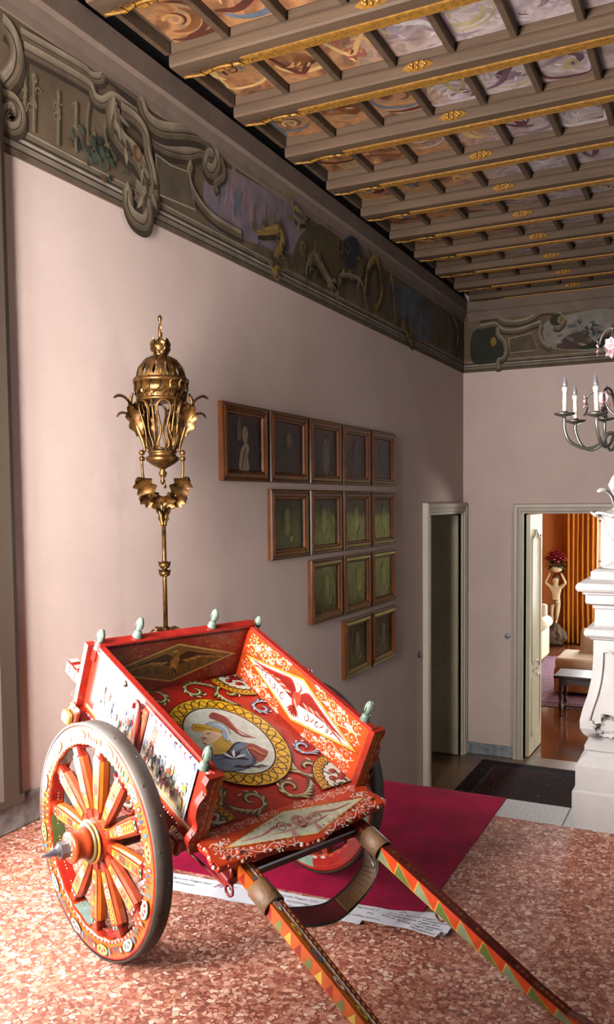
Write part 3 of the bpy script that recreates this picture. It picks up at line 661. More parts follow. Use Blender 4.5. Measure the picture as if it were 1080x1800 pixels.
# ---- bed floor
mb = MB(); mb.cur = C(RED); mb.box(-.335, .330, -.292, .292, -.022, 0)
bed = mb.build('bed_floor', M_paint, cart, TILT)
p = Paint(lambda x, y, h: (y, x, h), .0006, .00004)
p.poly([(-.288, -.315), (.288, -.315), (.288, .325), (-.288, .325)], 'b82616')
gc, bc = ('535a2c', 'cfc898', 'e4dcb4'), ('5c6280', 'c8ccd2', 'e8e0d6')
for sx in (-1, 1):
    acan(p, sx*.075, .272, PI/2, .044, gc, sx, 8, 1.15)
    acan(p, sx*.195, .215, PI*.9 if sx > 0 else PI*.1, .047, gc, -sx, 8, 1.0)
    acan(p, sx*.075, -.268, -PI/2, .042, gc, -sx, 8, 1.15)
    acan(p, sx*.190, -.225, -PI*.9 if sx > 0 else -PI*.1, .045, gc, sx, 8, 1.0)
    acan(p, sx*.250, .125, PI*.5, .036, bc, sx, 8, 1.3)
    acan(p, sx*.250, -.105, -PI*.5, .036, bc, -sx, 8, 1.3)
    for sy in (-1, 1):
        cx_, cy_ = sx*.286, sy*(.322 if sy > 0 else .312); t0 = {(1, 1): PI, (-1, 1): -PI/2, (1, -1): PI/2, (-1, -1): 0}[(sx, sy)]
        chain_ring(p, cx_, cy_, .088, .100, .118, .130, 5, YEL, BLK, t0, t0+PI/2)
        q = [t0+PI/2*i/24 for i in range(25)]
        p.poly([(cx_, cy_)]+[(cx_+(.086+.006*abs(math.sin(i*PI/4)))*math.cos(t), cy_+(.098+.006*abs(math.sin(i*PI/4)))*math.sin(t)) for i, t in enumerate(q)], BLK)
        p.poly([(cx_, cy_)]+[(cx_+(.080+.006*abs(math.sin(i*PI/4)))*math.cos(t), cy_+(.092+.006*abs(math.sin(i*PI/4)))*math.sin(t)) for i, t in enumerate(q)], 'dcdccb')
        p.lay()
        for k in range(12):
            a = t0+rng.uniform(.15, 1.4); r_ = rng.uniform(.02, .07); p.leaf(cx_+r_*math.cos(a), cy_+r_*math.sin(a), rng.uniform(0, 6.3), .026, .008, '2c3c2c', .3)
        for a, r_ in ((.5, .058), (1.1, .060), (.8, .030), (1.25, .03)): fruit(p, cx_+r_*math.cos(t0+a), cy_+r_*1.1*math.sin(t0+a), .0145)
for i in range(40):   # fine dark scratches of brushwork in the red ground
    x, y = rng.uniform(-.27, .27), rng.uniform(-.3, .3)
    if ((x-.025)/.2)**2+((y-.01)/.235)**2 > 1.05: p.stroke([(x, y), (x+rng.uniform(-.02, .02), y+rng.uniform(-.02, .02)), (x+rng.uniform(-.03, .03), y+rng.uniform(-.03, .03))], .0022, '8a1a10', 1, 3, False)
chain_ring(p, .025, .01, .137, .174, .188, .226, 17, 'e8b422', BLK)
p.ell(.025, .01, .141, .178, BLK, 0, 48); p.ell(.025, .01, .135, .172, 'd3d6c8', 0, 48)
for k, c in (('plume', '9a4a44'), ('plumeg', 'd09a3a'), ('torso', '6d8496'), ('should', '9a4838'), ('neck', 'd8b050'), ('helmet', '9fb0bc'), ('face', 'f0caa6'), ('visor', 'd8a83c')):
    if k == 'face': pass
    p.poly(TR[k], BLK if k in ('torso', 'helmet', 'visor') else 'b08050', 3)
    cx_ = sum(a for a, b in TR[k])/len(TR[k]); cy_ = sum(b for a, b in TR[k])/len(TR[k])
    p.poly([(cx_+(a-cx_)*.965, cy_+(b-cy_)*.965) for a, b in TR[k]], c, 3)
p.poly(TR['mous'], BLK); p.poly(TR['beard'], BLK); p.poly(TR['lips'], 'b02a20')
def mixp(a, b, t): return (a[0]*(1-t)+b[0]*t, a[1]*(1-t)+b[1]*t)
v_ = TR['visor']
for i in range(9): p.stroke([mixp(mixp(v_[0], v_[4], .12+i*.09), mixp(v_[1], v_[4], .12+i*.09), .35), mixp(mixp(v_[0], v_[4], .12+i*.09), mixp(v_[1], v_[4], .12+i*.09), .7)], .003, BLK, 0)
p.stroke([(-.030, -.040), (-.022, -.040), (-.014, -.036)], .003, BLK, 1); p.ell(-.026, -.036, .003, .002, BLK, 0, 8)
pl = TR['plume']; p.stroke([pl[1], pl[3], pl[5], pl[7], pl[8]], .006, 'c8766a', 1); p.stroke([pl[14], pl[12], pl[10], pl[9]], .004, '6a2420', 1)
hm = TR['helmet']; p.stroke([mixp(hm[1], hm[10], .25), mixp(hm[3], hm[10], .35), mixp(hm[5], hm[9], .3), mixp(hm[7], hm[8], .4)], .007, 'd5dde0', 1)
nk = TR['neck']
for i in range(4): p.stroke([mixp(nk[0], nk[7], .15+.2*i), mixp(nk[2], nk[5], .2+.2*i), mixp(nk[3], nk[4], .3+.2*i)], .0022, '9a7030', 1)
to = TR['torso']
for i in range(3): p.stroke([mixp(to[5], to[9], .2+.25*i), mixp(to[7], to[9], .3+.25*i), mixp(to[8], to[10], .4+.2*i), mixp(to[10], to[11], .2+.3*i)], .0028, '26344a', 1)
p.stroke([to[0], to[2], to[4], to[5]], .005, '2a3a54', 1); p.stroke([mixp(to[0], to[13], .3), mixp(to[2], to[12], .25), mixp(to[4], to[11], .3), mixp(to[5], to[10], .3)], .003, '2a3a54', 1)
for i in range(7): p.leaf(-.015, .10, -2.8+.5*i, .045, .010, 'e4ecee' if i % 2 else '1e2638', .25, True)
for i in range(8): p.leaf(-.045+.012*i, .135+.004*i, -.4+.3*(i % 3), .028, .006, '1e2638', .4, True)
sh_ = TR['should']; p.stroke([mixp(sh_[0], sh_[7], .5), mixp(sh_[1], sh_[6], .4), mixp(sh_[2], sh_[5], .4), mixp(sh_[3], sh_[4], .5)], .008, 'd88a60', 1)
p.build('floor_painting', M_paint, bed)
# ---- eagle lozenge used on the back, side and front boards
def lozenge(p, hx, y0, y1, line, field, cx=0, n=4):
    ym = (y0+y1)/2
    for k, c in ((1, '5a1a10'), (.975, line), (.92, 'f0c060'), (.88, '6a7a80'), (.865, field)):
        p.poly([(cx-hx*k, ym), (cx, ym+(y1-ym)*k), (cx+hx*k, ym), (cx, ym-(ym-y0)*k)], c)
def eagle(p, hx, ym, hy, dk, md, lt):
    for s_ in (-1, 1):
        W = [(.02, .10), (.06, .40), (.16, .62), (.30, .48), (.50, .28), (.70, .14), (.84, .03), (.62, .06), (.44, .02), (.28, -.02), (.14, -.10), (.05, -.12)]
        p.poly([(s_*a*hx, ym+b*hy) for a, b in W], dk, 3)
        p.lay()
        for i in range(12): p.leaf(s_*(.10+.052*i)*hx, ym+(.02+.028*(6-abs(i-4)))*hy, (.15 if s_ > 0 else PI-.15)+s_*-.25, .14*hx, .055*hy+.003, md if i % 2 else lt, -.2*s_)
        p.stroke([(s_*.04*hx, ym+.32*hy), (s_*.16*hx, ym+.58*hy), (s_*.34*hx, ym+.42*hy), (s_*.6*hx, ym+.18*hy), (s_*.8*hx, ym+.04*hy)], .03*hy+.003, md, 1)
        for q, (a, b, r_) in enumerate(((.22, -.36, .13), (.40, -.27, .10), (.55, -.16, .07))): p.spiral(s_*a*hx, ym+b*hy, r_*hy*1.3, PI/2, 1.3, .06*hy, dk, s_ if q % 2 else -s_, lay=True)
        for i in range(3): p.leaf(s_*(.28+.16*i)*hx, ym-(.40-.10*i)*hy, (.6 if s_ > 0 else PI-.6), .10*hx, .06*hy, md, .4*s_, True)
    p.poly([(-.055*hx, ym+.25*hy), (.055*hx, ym+.28*hy), (.06*hx, ym-.1*hy), (.02*hx, ym-.35*hy), (-.04*hx, ym-.32*hy), (-.07*hx, ym-.05*hy)], md, 3)
    p.lay()
    for i in range(7): p.leaf(0, ym-.25*hy, -PI/2-.75+.25*i, .55*hy, .12*hy, dk if i % 2 else md, 0)
    p.stroke([(0, ym+.2*hy), (.03*hx, ym+.5*hy), (-.01*hx, ym+.66*hy), (-.05*hx, ym+.6*hy)], .12*hy, md, 2)
    p.ell(-.03*hx, ym+.62*hy, .012, .08*hy, lt, 0, 10); p.poly([(-.04*hx, ym+.66*hy), (-.10*hx, ym+.56*hy), (-.04*hx, ym+.58*hy)], GOLD)
    for i in range(4): p.leaf(-.03*hx+.02*i*hx, ym+.02*hy-.06*i*hy, -1.4, .25*hy, .07*hy, lt, .1, True)
def corner_scrolls(p, hx, y0, y1, col, lc, n=2, wd=.0038, amp=.044):
    ym = (y0+y1)/2
    for s_ in (-1, 1):
        for t, yy in ((1, y1), (-1, y0)):
            p.rinceau(s_*hx*.95, ym+(yy-ym)*.66, s_*hx*.22, ym+(yy-ym)*.90, amp*.62, n*2, wd*.8, col, lc, rng, t*s_, 1.5)
            p.rinceau(s_*hx*.97, ym+(yy-ym)*.30, s_*hx*.50, ym+(yy-ym)*.62, amp*.72, n, wd*.9, col, lc, rng, -t*s_, 1.5)
# ---- side panels
for sg in (-1, 1):
    v0, v1 = (.290, .308) if sg > 0 else (-.308, -.290)
    mb = MB(); mb.cur = C('b02a1a'); mb.box(-.335, .327, v0, v1, -.028, .200)
    pan = mb.build('side_panel', M_paint, cart, TILT)
    mb = MB(); mb.cur = C('a8261c'); mb.box(-.335, .335, v0-.004, v1+.004, .198, .208, bev=.003); mb.build('top_rail', M_paint, pan)
    # inner face
    p = Paint((lambda x, y, h: (x, v0-h, y)) if sg > 0 else (lambda x, y, h: (x, v1+h, y)), .0005, .00004)
    p.poly([(-.316, .002), (.324, .002), (.324, .197), (-.316, .197)], 'dd4a1a')
    corner_scrolls(p, .315, .004, .195, 'f0b878', 'f4e0d0')
    lozenge(p, .312, .014, .186, 'ee9430', 'f0eade', .004); eagle(p, .30, .1, .086, '8c1e1a', 'b8402e', 'd89a84')
    p.stroke([(-.25, .108), (-.12, .145), (0, .172), (.12, .145), (.26, .106)], .0015, '44505c', 0)
    p.build('inner_painting', M_paint, pan)
    # outer face: two framed crowd scenes
    p = Paint((lambda x, y, h: (x, v1+h, y)) if sg > 0 else (lambda x, y, h: (x, v0-h, y)), .0005, .00004)
    p.poly([(-.33, -.026), (.325, -.026), (.325, .197), (-.33, .197)], 'b8301e')
    for yy, c in ((-.010, 'e08a34'), (-.004, 'f0dcc0'), (.188, 'e8d8d0')): p.poly([(-.315, yy-.004), (.315, yy-.004), (.315, yy+.002), (-.315, yy+.002)], c)
    for x0, x1 in ((-.272, -.035), (.020, .272)):
        p.poly([(x0, .000), (x1, .000), (x1, .196), (x0, .196)], 'd8ccd2')
        p.lay()
        for i in range(10):
            x = x0+(x1-x0)*(i+.5)/10; p.leaf(x-.01, .182, .4*(-1)**i, .024, .008, rng.choice(['5a6a8a', 'b05a5a', '3a4a6a', 'a04a70']), .4*(-1)**i); p.ell(x, .184, .004, .004, 'b02a30', 0, 8, False)
        p.poly([(x0+.008, .004), (x1-.008, .004), (x1-.008, .168), (x0+.008, .168)], '5c6a78')
        xa, xb = x0+.011, x1-.011
        p.poly([(xa, .007), (xb, .007), (xb, .165), (xa, .165)], 'dfe2e4')
        p.poly([(xa, .007), (xb, .007), (xb, .060), (xa, .075)], 'd9bf8e')
        p.poly([(xa+.10, .165), (xb, .165), (xb, .11), (xa+.15, .10)], 'c8a8a8'); p.poly([(xa+.02, .165), (xa+.05, .165), (xa+.04, .06), (xa+.01, .06)], 'b06a60')
        for i in range(4): p.poly([(xa+.005, .050+.008*i), (xa+.07, .040+.008*i), (xa+.07, .044+.008*i), (xa+.005, .054+.008*i)], '8c9098' if i % 2 else 'e8e8e8')
        for i in range(34):   # soldiers and standard bearers
            x = xa+.012+rng.random()*(xb-xa-.024); y = .014+rng.random()*.075; h = .030+.018*rng.random()
            c = rng.choice(['a03a34', '4a5a80', 'c8a050', 'd8d4cc', '6a7a60', 'b87850', '30384a', 'c05a4a'])
            p.lay(); p.stroke([(x-.004, y), (x-.002, y+h*.5)], .0035, rng.choice(['30384a', '8a5a3a', 'd0c0b0']), 0, 1, False); p.stroke([(x+.004, y), (x+.002, y+h*.5)], .0035, rng.choice(['30384a', '8a5a3a', 'd0c0b0']), 0, 1, False)
            p.ell(x, y+h*.62, .0065, h*.28, c, rng.uniform(-.3, .3), 10); p.ell(x, y+h, .0038, .0045, 'e0b898', 0, 8); p.ell(x, y+h+.003, .0042, .0030, rng.choice(['5a6a78', 'a08030', '40302a']), 0, 8)
            if i % 3 == 0: p.stroke([(x+.006, y+h*.4), (x+rng.uniform(.0, .02), y+h*1.7)], .0016, '3a3030', 0, 1); 
            if i % 5 == 0: p.ell(x-.006, y+h*.6, .006, .007, rng.choice(['c8402c', 'd8b040', '5a7a9a']), 0, 10)
            if i % 7 == 0: p.poly([(x, y+h*1.6), (x+.02, y+h*1.7), (x+.018, y+h*1.4)], rng.choice(['b83028', 'e0d8d0']))
    p.build('battle_scene_painting', M_paint, pan)
    # carved lower edge, medallion bosses
    mb = MB(); yo = v1 if sg > 0 else v0
    for i in range(56):
        mb.cur = C('e8c8b8' if i % 2 else 'c23a2a'); mb.lathe([(0, -.004), (.0045, 0), (0, .004)], 6, T(-.32+.0115*i, yo+sg*.002, -.028))
    mb.build('carved_bead_edge', M_paint, pan)['kind'] = 'stuff'
    for u in (-.132, .164):
        mb = MB(); mb.cur = C('3a2c24'); mb.lathe([(.011, 0), (.010, .004), (.006, .008), (0, .009)], 10, T(u, yo, .186) @ Rx(PI/2 if sg < 0 else -PI/2)); mb.build('boss', M_paint, pan)
    # middle stile with iron hook
    s0, s1 = (v1, v1+.016) if sg > 0 else (v0-.016, v0)
    mb = MB(); mb.cur = C('c8583c'); mb.box(-.034, .018, s0, s1, -.045, .185, bev=.003)
    pp = Paint(lambda x, y, h: (x, (s0-h) if sg < 0 else (s1+h), y)); pp.mb = mb
    for i in range(9): pp.ell(-.008, -.02+.023*i, .012, .007, ('e4d8c8', '7a9078', 'e8b060')[i % 3], 0, 10); pp.ell(-.008, -.02+.023*i, .006, .004, ('a03030', '30506a', '8a2018')[i % 3], 0, 8)
    stile = mb.build('stile', M_paint, cart, TILT)
    mb = MB(); yr = s0-.008 if sg < 0 else s1+.008; mb.cur = C('8a2420')
    mb.tube(smooth_path([(.030, yr, -.070), (.022, yr, 0), (.004, yr, .11), (-.008, yr, .175), (-.016, yr, .193), (-.030, yr, .196), (-.040, yr, .182), (-.038, yr, .168)], 4), .0065, 8)
    mb.tube(smooth_path([(.034, yr+sg*.004, -.075), (.018, yr+sg*.010, -.02), (.010, yr+sg*.010, .018), (-.004, yr+sg*.010, .030), (-.016, yr+sg*.010, .022)], 4), .006, 8)
    mb.build('iron_hook', M_paint, stile)
# ---- back panel
mb = MB(); mb.cur = C('8e2014'); mb.box(-.335, -.318, -.292, .292, -.028, .204); bk = mb.build('back_panel', M_paint, cart, TILT)
mb = MB(); mb.cur = C('a4241c'); mb.box(-.345, -.306, -.310, .310, .203, .214, bev=.003)
mb.cur = C('5a1210')
for i in range(66): mb.box(-.3165, -.310, -.288+.00875*i, -.283+.00875*i, .192, .202)
mb.build('top_rail', M_paint, bk)
p = Paint(lambda x, y, h: (-.318+h, x, y), .0005, .00004)
p.poly([(-.289, .002), (.289, .002), (.289, .190), (-.289, .190)], '9a2416')
corner_scrolls(p, .285, .004, .188, 'b85a28', 'c07a34', 2, .0022, .03)
lozenge(p, .275, .016, .176, 'b88430', '7a5a26'); eagle(p, .265, .098, .072, '3a2010', 'a87430', 'cf9c4a')
p.build('eagle_painting', M_paint, bk)
# ---- front apron board
out = [(-.300, .331), (.300, .331), (.322, .352), (.318, .385), (.330, .415), (.326, .440), (.20, .455), (.09, .462), (.03, .480), (-.03, .480), (-.09, .462), (-.20, .455), (-.318, .452), (-.322, .42), (-.312, .39), (-.318, .36)]
mb = MB(); mb.cur = C('c8381c'); mb.prism(out, lambda x, y, k: (y, x, -.022+.022*k)); ap = mb.build('front_apron', M_paint, cart, TILT)
p = Paint(lambda x, y, h: (y, x, h), .0005, .00004); p.poly([(x*.985, .334+(y-.334)*.97) for x, y in out], 'd5451e')
for s_ in (-1, 1):
    p.rinceau(s_*.29, .348, s_*.03, .342, .018, 6, .002, 'f0d8c4', 'f6ece2', rng, s_, .7); p.rinceau(s_*.30, .425, s_*.05, .462, .024, 5, .0025, 'f0d8c4', 'f6ece2', rng, -s_, .8); p.rinceau(s_*.305, .385, s_*.235, .40, .03, 2, .003, 'f0d8c4', 'f6ece2', rng, s_, .8)
for k, c in ((1, '7a2412'), (.97, 'e88a2c'), (.90, 'e9dfc0'), (.86, 'd9d6b8')): p.poly([(-.285*k, .402), (-.02, .402-.058*k), (.295*k, .398), (.02, .404+.062*k)], c)
for s_ in (-1, 1):
    p.stroke([(s_*.03, .404), (s_*.08, .392), (s_*.14, .404), (s_*.21, .400)], .014, 'b8746a', 2); p.stroke([(s_*.02, .420), (s_*.07, .418), (s_*.11, .412)], .010, 'c89088', 2)
    p.spiral(s_*.062, .400, .020, 0, 1.6, .005, '5a2a30', s_, lay=True); p.spiral(s_*.062, .400, .018, .6, 1.4, .003, 'ece6d8', s_, lay=True)
    for i in range(9): p.stroke([(s_*(.03+.024*i), .362+.0030*i), (s_*(.037+.024*i), .367+.0030*i), (s_*(.045+.024*i), .362+.0034*i)], .0022, '44544e', 1, 3); p.stroke([(s_*(.03+.024*i), .452-.004*i), (s_*(.037+.024*i), .446-.004*i), (s_*(.045+.024*i), .450-.0045*i)], .0022, '44544e', 1, 3)
    for i in range(6): p.leaf(s_*.03, .415, PI/2+s_*(-.9+.1*i)+.1, .04, .006, ('a05048', 'd8b0a0')[i % 2], .3*s_, True)
p.ell(0, .400, .024, .024, 'c88c80', 0, 16); p.ell(-.010, .396, .005, .004, WHT, 0, 8); p.ell(.010, .396, .005, .004, WHT, 0, 8); p.ell(-.010, .396, .002, .002, BLK, 0, 6); p.ell(.010, .396, .002, .002, BLK, 0, 6)
p.stroke([(-.012, .386), (-.004, .390)], .003, '5a2a24', 0); p.stroke([(.012, .386), (.004, .390)], .003, '5a2a24', 0); p.poly([(-.005, .398), (.005, .398), (.006, .410), (-.006, .410)], 'a85a50'); p.poly([(-.014, .415), (.014, .415), (.008, .428), (-.008, .428)], '8a2a24'); p.stroke([(-.010, .418), (.010, .418)], .003, WHT, 0)
p.build('grotesque_painting', M_paint, ap)
mb = MB(); L_ = smooth_path(out[2:], 6)
for i, (x, y) in enumerate(L_[::2]): mb.cur = C(('e0502c', 'f0c0a0', 'b02418')[i % 3]); mb.lathe([(0, -.007), (.0062, -.002), (.0062, .003), (0, .007)], 7, T(y, x, -.006))
mb.build('carved_bead_edge', M_paint, ap)['kind'] = 'stuff'
for x, y in ((-.285, .432), (.292, .41), (.24, .432), (-.24, .43)):
    mb = MB(); mb.cur = C('c86a50'); mb.lathe([(.008, 0), (.008, .005), (.004, .008), (0, .009)], 9, T(y, x, 0)); mb.build('boss', M_paint, ap)
# ---- corner posts
def post(u0, u1, sg, w0, w1, front):
    va, vb = (.288, .300) if not front else (.286, .362)
    mb = MB(); mb.cur = C('a82a18')
    if front: out_ = [(.286, w0), (.330, w0)]+smooth_path([(.334, w0+.01), (.347, w0+.05), (.330, w0+.085), (.346, w0+.13), (.348, w0+.17), (.332, w0+.20), (.342, w1-.02)], 4)+[(.336, w1), (.286, w1)]
    else: out_ = [(.286, w0), (.335, w0), (.335, w1), (.286, w1)]
    mb.prism([(sg*a, b) for a, b in out_], lambda v_, w_, k: (u0+(u1-u0)*k, v_, w_))
    pp = Paint(lambda x, y, h: ((u1+h) if front else (u0-h), sg*x, y)); pp.mb = mb
    pp.poly([(.291, w0+.01), (.302, w0+.01), (.302, w1-.01), (.291, w1-.01)], 'd8682c'); pp.poly([(.306, w0+.01), (.322, w0+.01), (.322, w1-.02), (.306, w1-.02)], 'c8481e')
    for i in range(13): pp.ell(.2895, w0+.025+.018*i, .0045, .0075, ('e0a030', 'd84a28', '6a8a50', 'e08a30')[i % 4], 0, 8)
    for i in range(9): pp.ell(.314, w0+.03+.025*i, .004, .009, 'e0a850', .3*(-1)**i, 8)
    for i in range(5): pp.spiral(.335, w0+.03+.045*i, .012, i, 1.2, .004, ('e8b050', 'e4d8c0')[i % 2], (-1)**i, lay=True)
    ps = Paint(lambda x, y, h: (x, sg*(.3665)+sg*h, y)); ps.mb = mb
    po = mb.build('corner_post', M_paint, cart, TILT)
    return po
post(.327, .347, -1, -.045, .205, True); post(.327, .347, 1, -.045, .205, True)
post(-.350, -.330, -1, -.06, .205, False); post(-.350, -.330, 1, -.06, .205, False)
mb = MB()   # painted outer edge of the rear left post, seen above the wheel
# ---- finials
fin = MB(); fin.cur = C('6a7a6c'); fin.lathe([(.016, 0), (.017, .004), (.013, .010), (.015, .014), (.012, .019), (.007, .025)], 12)
fin.cur = C('80907e'); fin.lathe([(.007, .025), (.0125, .033), (.0135, .045), (.012, .058), (.007, .067), (0, .070)], 12)
fin.cur = C('4a5a50')
for a in (0, PI/2, PI, 3*PI/2): fin.tube([(.0132*math.cos(a), .0132*math.sin(a), .034), (.0140*math.cos(a), .0140*math.sin(a), .048), (.009*math.cos(a), .009*math.sin(a), .064)], .0016, 5)
f0 = None
for u, v_, w_ in ((.305, -.325, .206), (-.325, -.300, .190), (-.328, -.165, .214), (-.328, .130, .214), (-.325, .335, .165), (.285, .302, .206)):
    if f0 is None: o = f0 = fin.build('finial', M_paint, cart)
    else: o = dup(f0, cart)
    o.matrix_local = TILT @ T(u, v_, w_)
mb = MB(); mb.cur = C('9a2a1c'); mb.box(-.345, -.31, .305, .35, .12, .166, bev=.004); mb.build('finial_block', M_paint, cart, TILT)
mb = MB(); mb.cur = C('9a2a1c'); mb.box(-.345, -.31, -.318, -.285, .15, .191, bev=.004); mb.build('finial_block', M_paint, cart, TILT)
# ---- cross beams with carved ends
for u in (.285, -.325):
    mb = MB(); mb.cur = C('962418'); mb.box(u-.022, u+.022, -.33, .33, -.072, -.023)
    for sg in (-1, 1):
        mb.cur = C('b04a30'); mb.box(u-.026, u+.026, *sorted((sg*.328, sg*.350)), -.078, -.020, bev=.006); mb.cur = C('c89048'); mb.box(u-.022, u+.022, *sorted((sg*.350, sg*.372)), -.070, -.030, bev=.006)
        for i in range(5):
            mb.cur = C(('d8a050', 'e0c0a0', '8a2a1c')[i % 3]); mb.lathe([(0, -.008), (.008, 0), (0, .008)], 8, T(u-.020+.010*i, sg*.338, -.018))
        mb.cur = C('7a1c14'); mb.lathe([(.012, 0), (.016, -.012), (.010, -.026), (.004, -.034), (0, -.036)], 10, T(u, sg*.325, -.072))
    mb.build('cross_beam', M_paint, cart, TILT)
# ---- shafts
def shaft(sg):
    us = [-.60, -.45, .33, .50, .75, 1.00, 1.10, 1.20, 1.31]; hv = [.019]*5+[.018, .017, .016, .013]; hw = [.022]*5+[.019, .016, .013, .011]
    wc = [-.052]*6+[-.051, -.043, -.010]
    def cen(u):
        for i in range(len(us)-1):
            if u <= us[i+1]:
                t = (u-us[i])/(us[i+1]-us[i]); f = lambda L: L[i]*(1-t)+L[i+1]*t; return sg*(.212+.04*max(0, u-.325)), f(wc), f(hv), f(hw)
        return sg*.25, wc[-1], hv[-1], hw[-1]
    mb = MB(); mb.cur = C('a8281a'); k = len(mb.v)
    for u in us:
        v_, w_, a, b = cen(u)
        for i, j in ((-1, -1), (1, -1), (1, 1), (-1, 1)): mb.v.append((u, v_+i*a, w_+j*b))
    for i in range(len(us)-1):
        for j in range(4): mb.face((k+i*4+j, k+(i+1)*4+j, k+(i+1)*4+(j+1) % 4, k+i*4+(j+1) % 4))
    mb.face((k, k+1, k+2, k+3)); e = k+4*(len(us)-1); mb.face((e+3, e+2, e+1, e))
    def top(x, y, h): v_, w_, a, b = cen(x); return (x, v_+y*a, w_+b+h)
    def side(x, y, h): v_, w_, a, b = cen(x); return (x, v_-a-h, w_+y*b)
    pt, ps = Paint(top, .0005), Paint(side, .0005); pt.mb = ps.mb = mb
    def strip(P_, y0, y1, c):
        P_.lay(); xs = [.36, .50, .75, 1.0, 1.10, 1.20, 1.30]
        for xa, xb in zip(xs, xs[1:]): P_.poly([(xa, y0), (xb, y0), (xb, y1), (xa, y1)], c, 0, False)
    u = .50
    if sg > 0:
        strip(pt, -.92, .92, '6e1c16')
        for i in range(60): pt.ell(.40+.015*i, 0, .006, .38, 'c07a40', 0, 8, False)
        strip(ps, -.95, .95, 'de4a1c')
        n = 0; x = .40
        while x < 1.28:
            ps.poly([(x-.004, -.95), (x-.004, 1.0), (x+.073, -.95)], 'e8a43a'); ps.poly([(x, -.92), (x, .82), (x+.066, -.92)], '6f7a3a' if n % 2 else '8f9a72'); x += .078; n += 1
    else:
        strip(pt, -.94, .94, 'd8701e')
        strip(pt, .2, .94, '8a2014'); strip(pt, -.02, .16, 'f0e0cc')
        for i in range(50):
            x = .37+.0185*i; pt.leaf(x, .1, .02, .02, .30, 'f4ece0', -2); pt.ell(x, .58, .006, .20, 'c8924a', 0, 8)
        for i in range(11):
            x = .43+.085*i; c = ('e0c040', '5a7a8a', 'e8d8c0')[i % 3]
            pt.ell(x, -.5, .026, .36, BLK if i % 2 == 0 else 'a02818', 0, 14); pt.ell(x, -.5, .022, .28, c, 0, 14); pt.ell(x, -.5, .011, .15, 'b02a20', 0, 10)
            for q in (-1, 1): pt.leaf(x+q*.022, -.5, 0 if q > 0 else PI, .03, .2, '3a4a34', 0, True)
        strip(ps, -.95, .95, 'd8601e')
        for i in range(22): ps.poly([(.37+.042*i, -.8), (.385+.042*i, .7), (.40+.042*i, -.8)], ('7a8a50', 'e8c050', 'a83020')[i % 3])
    for x0 in (-.60, -.56, -.52): pt.poly([(x0, -.9), (x0+.022, -.9), (x0+.022, .9), (x0, .9)], 'e8b0a0'); ps.poly([(x0, -.9), (x0+.022, -.9), (x0+.022, .9), (x0, .9)], 'e8c0b4')
    so = mb.build('shaft', M_paint, cart, TILT)
    mb = MB(); ur = .525 if sg > 0 else .55; v_, w_, a, b = cen(ur)   # leather sleeve
    mb.lathe([(.0295, -.038), (.0325, -.036), (.0330, .036), (.0300, .038), (.0285, .034), (.0285, -.034)], 18, T(ur, v_, w_) @ Ry(PI/2), lobes=0); mb.build('leather_sleeve', M_leather, so)
    mb = MB(); mb.cur = C('7a2018'); v_, w_, a, b = cen(.80)
    mb.tube([(.80+.016*math.cos(t), v_, w_-b-.012+.014*math.sin(t)) for t in [2*PI*i/14 for i in range(15)]], .0035, 6); mb.build('ring_loop', M_paint, so)
    mb = MB(); mb.cur = C('b83a1c'); v_, w_, a, b = cen(.42); mb.box(.345, .44, v_-.030, v_+.030, w_-b-.004, -.021, bev=.005)   # carved shaft bracket
    pb = Paint(lambda x, y, h: (x, v_-.030-h, y)); pb.mb = mb; pb.spiral(.39, -.05, .02, 0, 1.5, .006, 'e8a84c', lay=True); pb.spiral(.42, -.04, .012, 2, 1.2, .005, 'e8c8a0', lay=True)
    pb = Paint(lambda x, y, h: (.44+h, y, x)); pb.mb = mb; pb.spiral(-.05, v_, .018, 0, 1.5, .005, 'e8a84c', lay=True)
    mb.cur = C('7a1a14'); mb.tube([(.425, v_-.034, -.03), (.455, v_-.036, -.10)], .006, 6); mb.build('carved_bracket', M_paint, so)
    return so
shaft(-1); shaft(1)
mb = MB(); mb.cur = C('4a1014'); mb.box(.440, .470, -.195, .195, -.070, -.040, bev=.004); mb.build('shaft_crossbar', M_paint, cart, TILT)
for sg in (-1, 1):
    mb = MB(); mb.cur = C('b84a48'); mb.tube([(.10, sg*.300, -.115), (.45, sg*.268, -.088)], .0042, 7); mb.cur = C('8a2a24')
    mb.tube([(.462+.016*math.cos(t), sg*.267, -.090+.016*math.sin(t)) for t in [2*PI*i/12 for i in range(13)]], .004, 6); mb.box(.40, .45, *sorted((sg*.23, sg*.27)), -.095, -.068, bev=.004)
    mb.build('iron_stay', M_paint, cart, TILT)
# hanging breeching strap between the sleeves
def B2L(u, v_, w_): return (u*math.cos(PHI)+w_*math.sin(PHI), v_, .546-u*math.sin(PHI)+w_*math.cos(PHI))
a_ = B2L(.525, .222, -.088); b_ = B2L(.575, -.218, -.088)
pts = smooth_path([a_, (a_[0]+.004, .205, a_[2]-.055), (a_[0]+.005, .14, a_[2]-.098), (.465, .03, a_[2]-.112), (.470, -.09, b_[2]-.062), (b_[0], -.17, b_[2]-.024), b_], 5)
WDS = (.8, 0, -.6)
mb = MB(); mb.ribbon(pts, WDS, .056, .004); strap = mb.build('breeching_strap', M_redstrap, cart)
mb = MB()
for s_ in (-1, 1): mb.ribbon([(x+s_*.0228, y, z-s_*.0171) for x, y, z in pts], WDS, .005, .0060)
mb.build('strap_binding', mat('strap_binding', '232a20', .7), strap)
mb = MB(); mb.ribbon([(x+.0028, y, z+.0036) for x, y, z in pts[:14]], WDS, .050, .004)
mb.build('leather_tab', M_leather, strap)
mb = MB(); mb.tube([(a_[0]-.035, .235, a_[2]+.006), (a_[0]+.045, .185, a_[2]-.02)], .003, 6); mb.build('buckle_pin', M_steel, strap)
